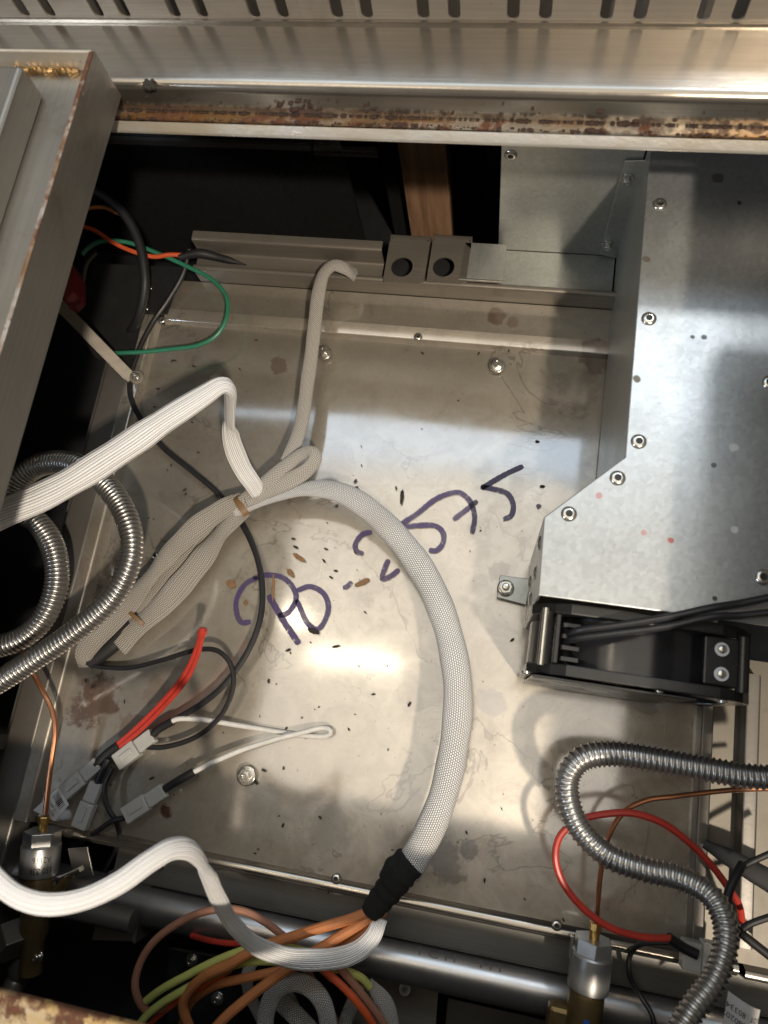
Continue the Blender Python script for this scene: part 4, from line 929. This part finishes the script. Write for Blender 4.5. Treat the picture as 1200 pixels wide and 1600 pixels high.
cable('yellow_green_wire', 'lower yellow green wire of the fanned bunch, reaching the bottom edge', 'wire', [(578, 1542, .010), (562, 1526, .014), (530, 1515, .016), (480, 1508, .017), (430, 1502, .019), (378, 1505, .021), (335, 1522, .022), (288, 1546, .022), (245, 1573, .022), (218, 1600, .022), (195, 1640, .02)], 12, M['lime'], GB)
cable('red_wire', 'bright red wire running down beside the white loops at the bottom', 'wire', [(498, 1508, .026), (512, 1520, .026), (540, 1546, .024), (566, 1576, .02), (584, 1604, .014), (600, 1640, .005)], 12, M['redorange'], GB)
cable('red_wire', 'dull red wire hidden under the yellow green pair', 'wire', [(400, 1470, .010), (365, 1474, .006), (330, 1470, .0), (300, 1462, -.01)], 9, M['red'], GB)
cable('red_wire', 'red wire under the lower yellow green wire at the bottom edge', 'wire', [(360, 1515, .012), (310, 1545, .012), (270, 1570, .011), (235, 1600, .008), (210, 1640, .002)], 9, M['redorange'], GB)
sleeve('braided_sleeve', 'white sleeve forming the upright loop at the bottom centre', [(425, 1650, .0), (415, 1605, .004), (418, 1575, .008), (432, 1548, .012), (456, 1535, .014), (482, 1541, .014), (502, 1562, .012), (512, 1595, .008), (514, 1650, .0)], (26, 28, 28, 28, 28, 28, 26), M['braidc'], (.45, .45), (0, .3, 0))
sleeve('braided_sleeve', 'white sleeve slanting inside the upright loop at the bottom', [(420, 1545, -.02), (445, 1570, -.018), (475, 1600, -.016), (510, 1640, -.014)], (26, 30, 30), M['braidc'], (.4, .4))
sleeve('braided_sleeve', 'thin white sleeve dropping at the left of the bottom loop', [(396, 1500, -.02), (386, 1525, -.02), (390, 1555, -.022), (408, 1590, -.025), (430, 1640, -.03)], (18, 20, 20, 20), M['braidc'], (.5, .5))
sleeve('braided_sleeve', 'thin white sleeve crossing behind the bottom loop', [(440, 1540, -.035), (455, 1568, -.035), (468, 1600, -.036), (480, 1640, -.04)], (20, 22, 22), M['braidc'], (.5, .5))
sleeve('braided_sleeve', 'short white sleeve at the bottom edge left of the red wire end', [(560, 1540, -.01), (552, 1565, -.012), (540, 1595, -.016), (525, 1640, -.02)], (20, 22, 22), M['braidc'], (.5, .5))
sleeve('braided_sleeve', 'grey open ended sleeve round the yellow green wire tip', [(575, 1535, .008), (592, 1555, .006), (606, 1580, .004), (612, 1640, 0)], (16, 26, 30, 28), M['braidg'], (.5, .5))
for k, (x, y) in enumerate(((300, 1470), (330, 1500), (310, 1580), (345, 1556), (360, 1575))):
    pass
db = thing('terminal_block', 'black terminal block in the dark under the fanned wires', 'terminal block', P(320, 1540, -.07))
MB().prism([P(270, 1470, -.07), P(390, 1490, -.07), P(380, 1600, -.07), P(270, 1590, -.07)], (0, 0, .012)).build('block', M['blackplastic'], db, .002)
for x, y in ((300, 1500), (335, 1510), (300, 1550), (340, 1560)): bolt(db, P(x, y, -.058), .0032, 'terminal_screw')
MB().obox(P(320, 1462, -.05), (.008, -.001, 0), (0, .003, 0), (0, 0, .001)).build('terminal_tab', M['chrome'], db)

# ------------------------------------------------------------------ crumbs and flakes on the pan
dm = []
for k in range(4):
    b = MB(); r = [(.0, 0), (.55, .25), (.75, .8), (.6, 1.4), (.25, 1.9), (0, 2.0)]
    b.lathe([(a*.00095*random.uniform(.8, 1.2), h*.0017-.0017) for a, h in r], (0, 0, .0004), (1, .2*k, 0), 7); dm.append(b)
protos = [b.build('dark_crumb', M['debris']) for b in dm]
spots = [(627, 770), (557, 762), (526, 791), (619, 763), (525, 792), (459, 842), (462, 855), (510, 858), (525, 892), (517, 902), (555, 864), (571, 957), (454, 1020), (420, 1063), (450, 1016), (700, 934), (641, 840), (506, 876), (565, 727), (555, 752),
         (716, 626), (797, 545), (840, 690), (795, 548), (280, 510), (375, 499), (304, 573), (269, 565), (273, 564), (400, 532), (375, 577), (247, 608), (242, 636), (300, 660), (268, 727), (262, 735), (310, 707), (289, 766), (291, 772),
         (420, 1064), (447, 1138), (443, 1200), (400, 1222), (413, 1204), (500, 1277), (442, 1289), (404, 1327), (398, 1333), (729, 1301), (912, 1068), (757, 1376), (548, 1390), (513, 1394), (135, 1063), (147, 1073), (195, 1097), (173, 1226), (237, 1216), (160, 1050),
         (828, 1052), (1065, 855), (848, 760), (660, 552), (748, 553), (300, 815), (545, 1140), (583, 1085), (498, 1105), (690, 1215), (640, 1100), (800, 1000), (850, 985), (820, 1405), (880, 1437), (930, 1470)]
for k in range(70): spots.append((random.uniform(230, 900), random.uniform(520, 1330)))
LAB = 'tiny dark crumb scattered on the stained pan'
for k, (x, y) in enumerate(spots):
    o = protos[k % 4] if k < 4 else dup(protos[k % 4], (0, 0, 0))
    o.location = P(x, y, .0006); o.rotation_euler = (0, 0, random.uniform(0, 6.28)); s_ = random.uniform(.55, 1.3) if k < 75 else random.uniform(.18, .6); o.scale = (s_, s_, s_)
    tag(o, LAB, 'crumb', 'dark crumbs on the pan')
def flake(label, px, py, lpx, wpx, ang, mat):
    c = P(px, py, .001); L = W(lpx, c)/2; w_ = W(wpx, c)/2; n = 9; a = math.radians(-ang); top_ = []; 
    for k in range(n*2):
        t = 2*math.pi*k/(n*2); q = (L*math.cos(t)*random.uniform(.8, 1.05), w_*math.sin(t)*random.uniform(.7, 1.1)); top_.append(Vector((c.x + q[0]*math.cos(a)-q[1]*math.sin(a), c.y + q[0]*math.sin(a)+q[1]*math.cos(a), .0009 + .0006*math.cos(t)+random.uniform(0, .0003))))
    tag(MB().prism(top_, (0, 0, .0005)).build('dry_flake', mat), label, 'flake')
flake('pointed brown flake above the letter O, nearest the arching sleeve start', 467, 871, 26, 8, 25, M['flake'])
flake('pale curled flake right above the letter P', 454, 895, 18, 9, 40, M['flake'])
flake('long thin brown sliver standing over the letter P', 427, 918, 46, 5, 80, M['flake'])
flake('brown flake with dark edge right of the hyphen', 566, 910, 30, 9, -32, M['flake'])
flake('brown triangular flake left of the marker writing', 361, 912, 18, 13, 10, M['flake'])
flake('dark brown leaf scrap under the letter O', 490, 986, 22, 9, 12, M['debris'])
flake('dark upright sliver between the arching sleeve and the first 5', 628, 776, 26, 6, 88, M['debris'])
flake('small round tan flake inside the curl of the letter P', 384, 942, 9, 8, 0, M['flake'])
flake('narrow dark flake below the letters near the light spot', 525, 1010, 14, 4, -20, M['debris'])
bpy.data.objects.remove(RIVET)
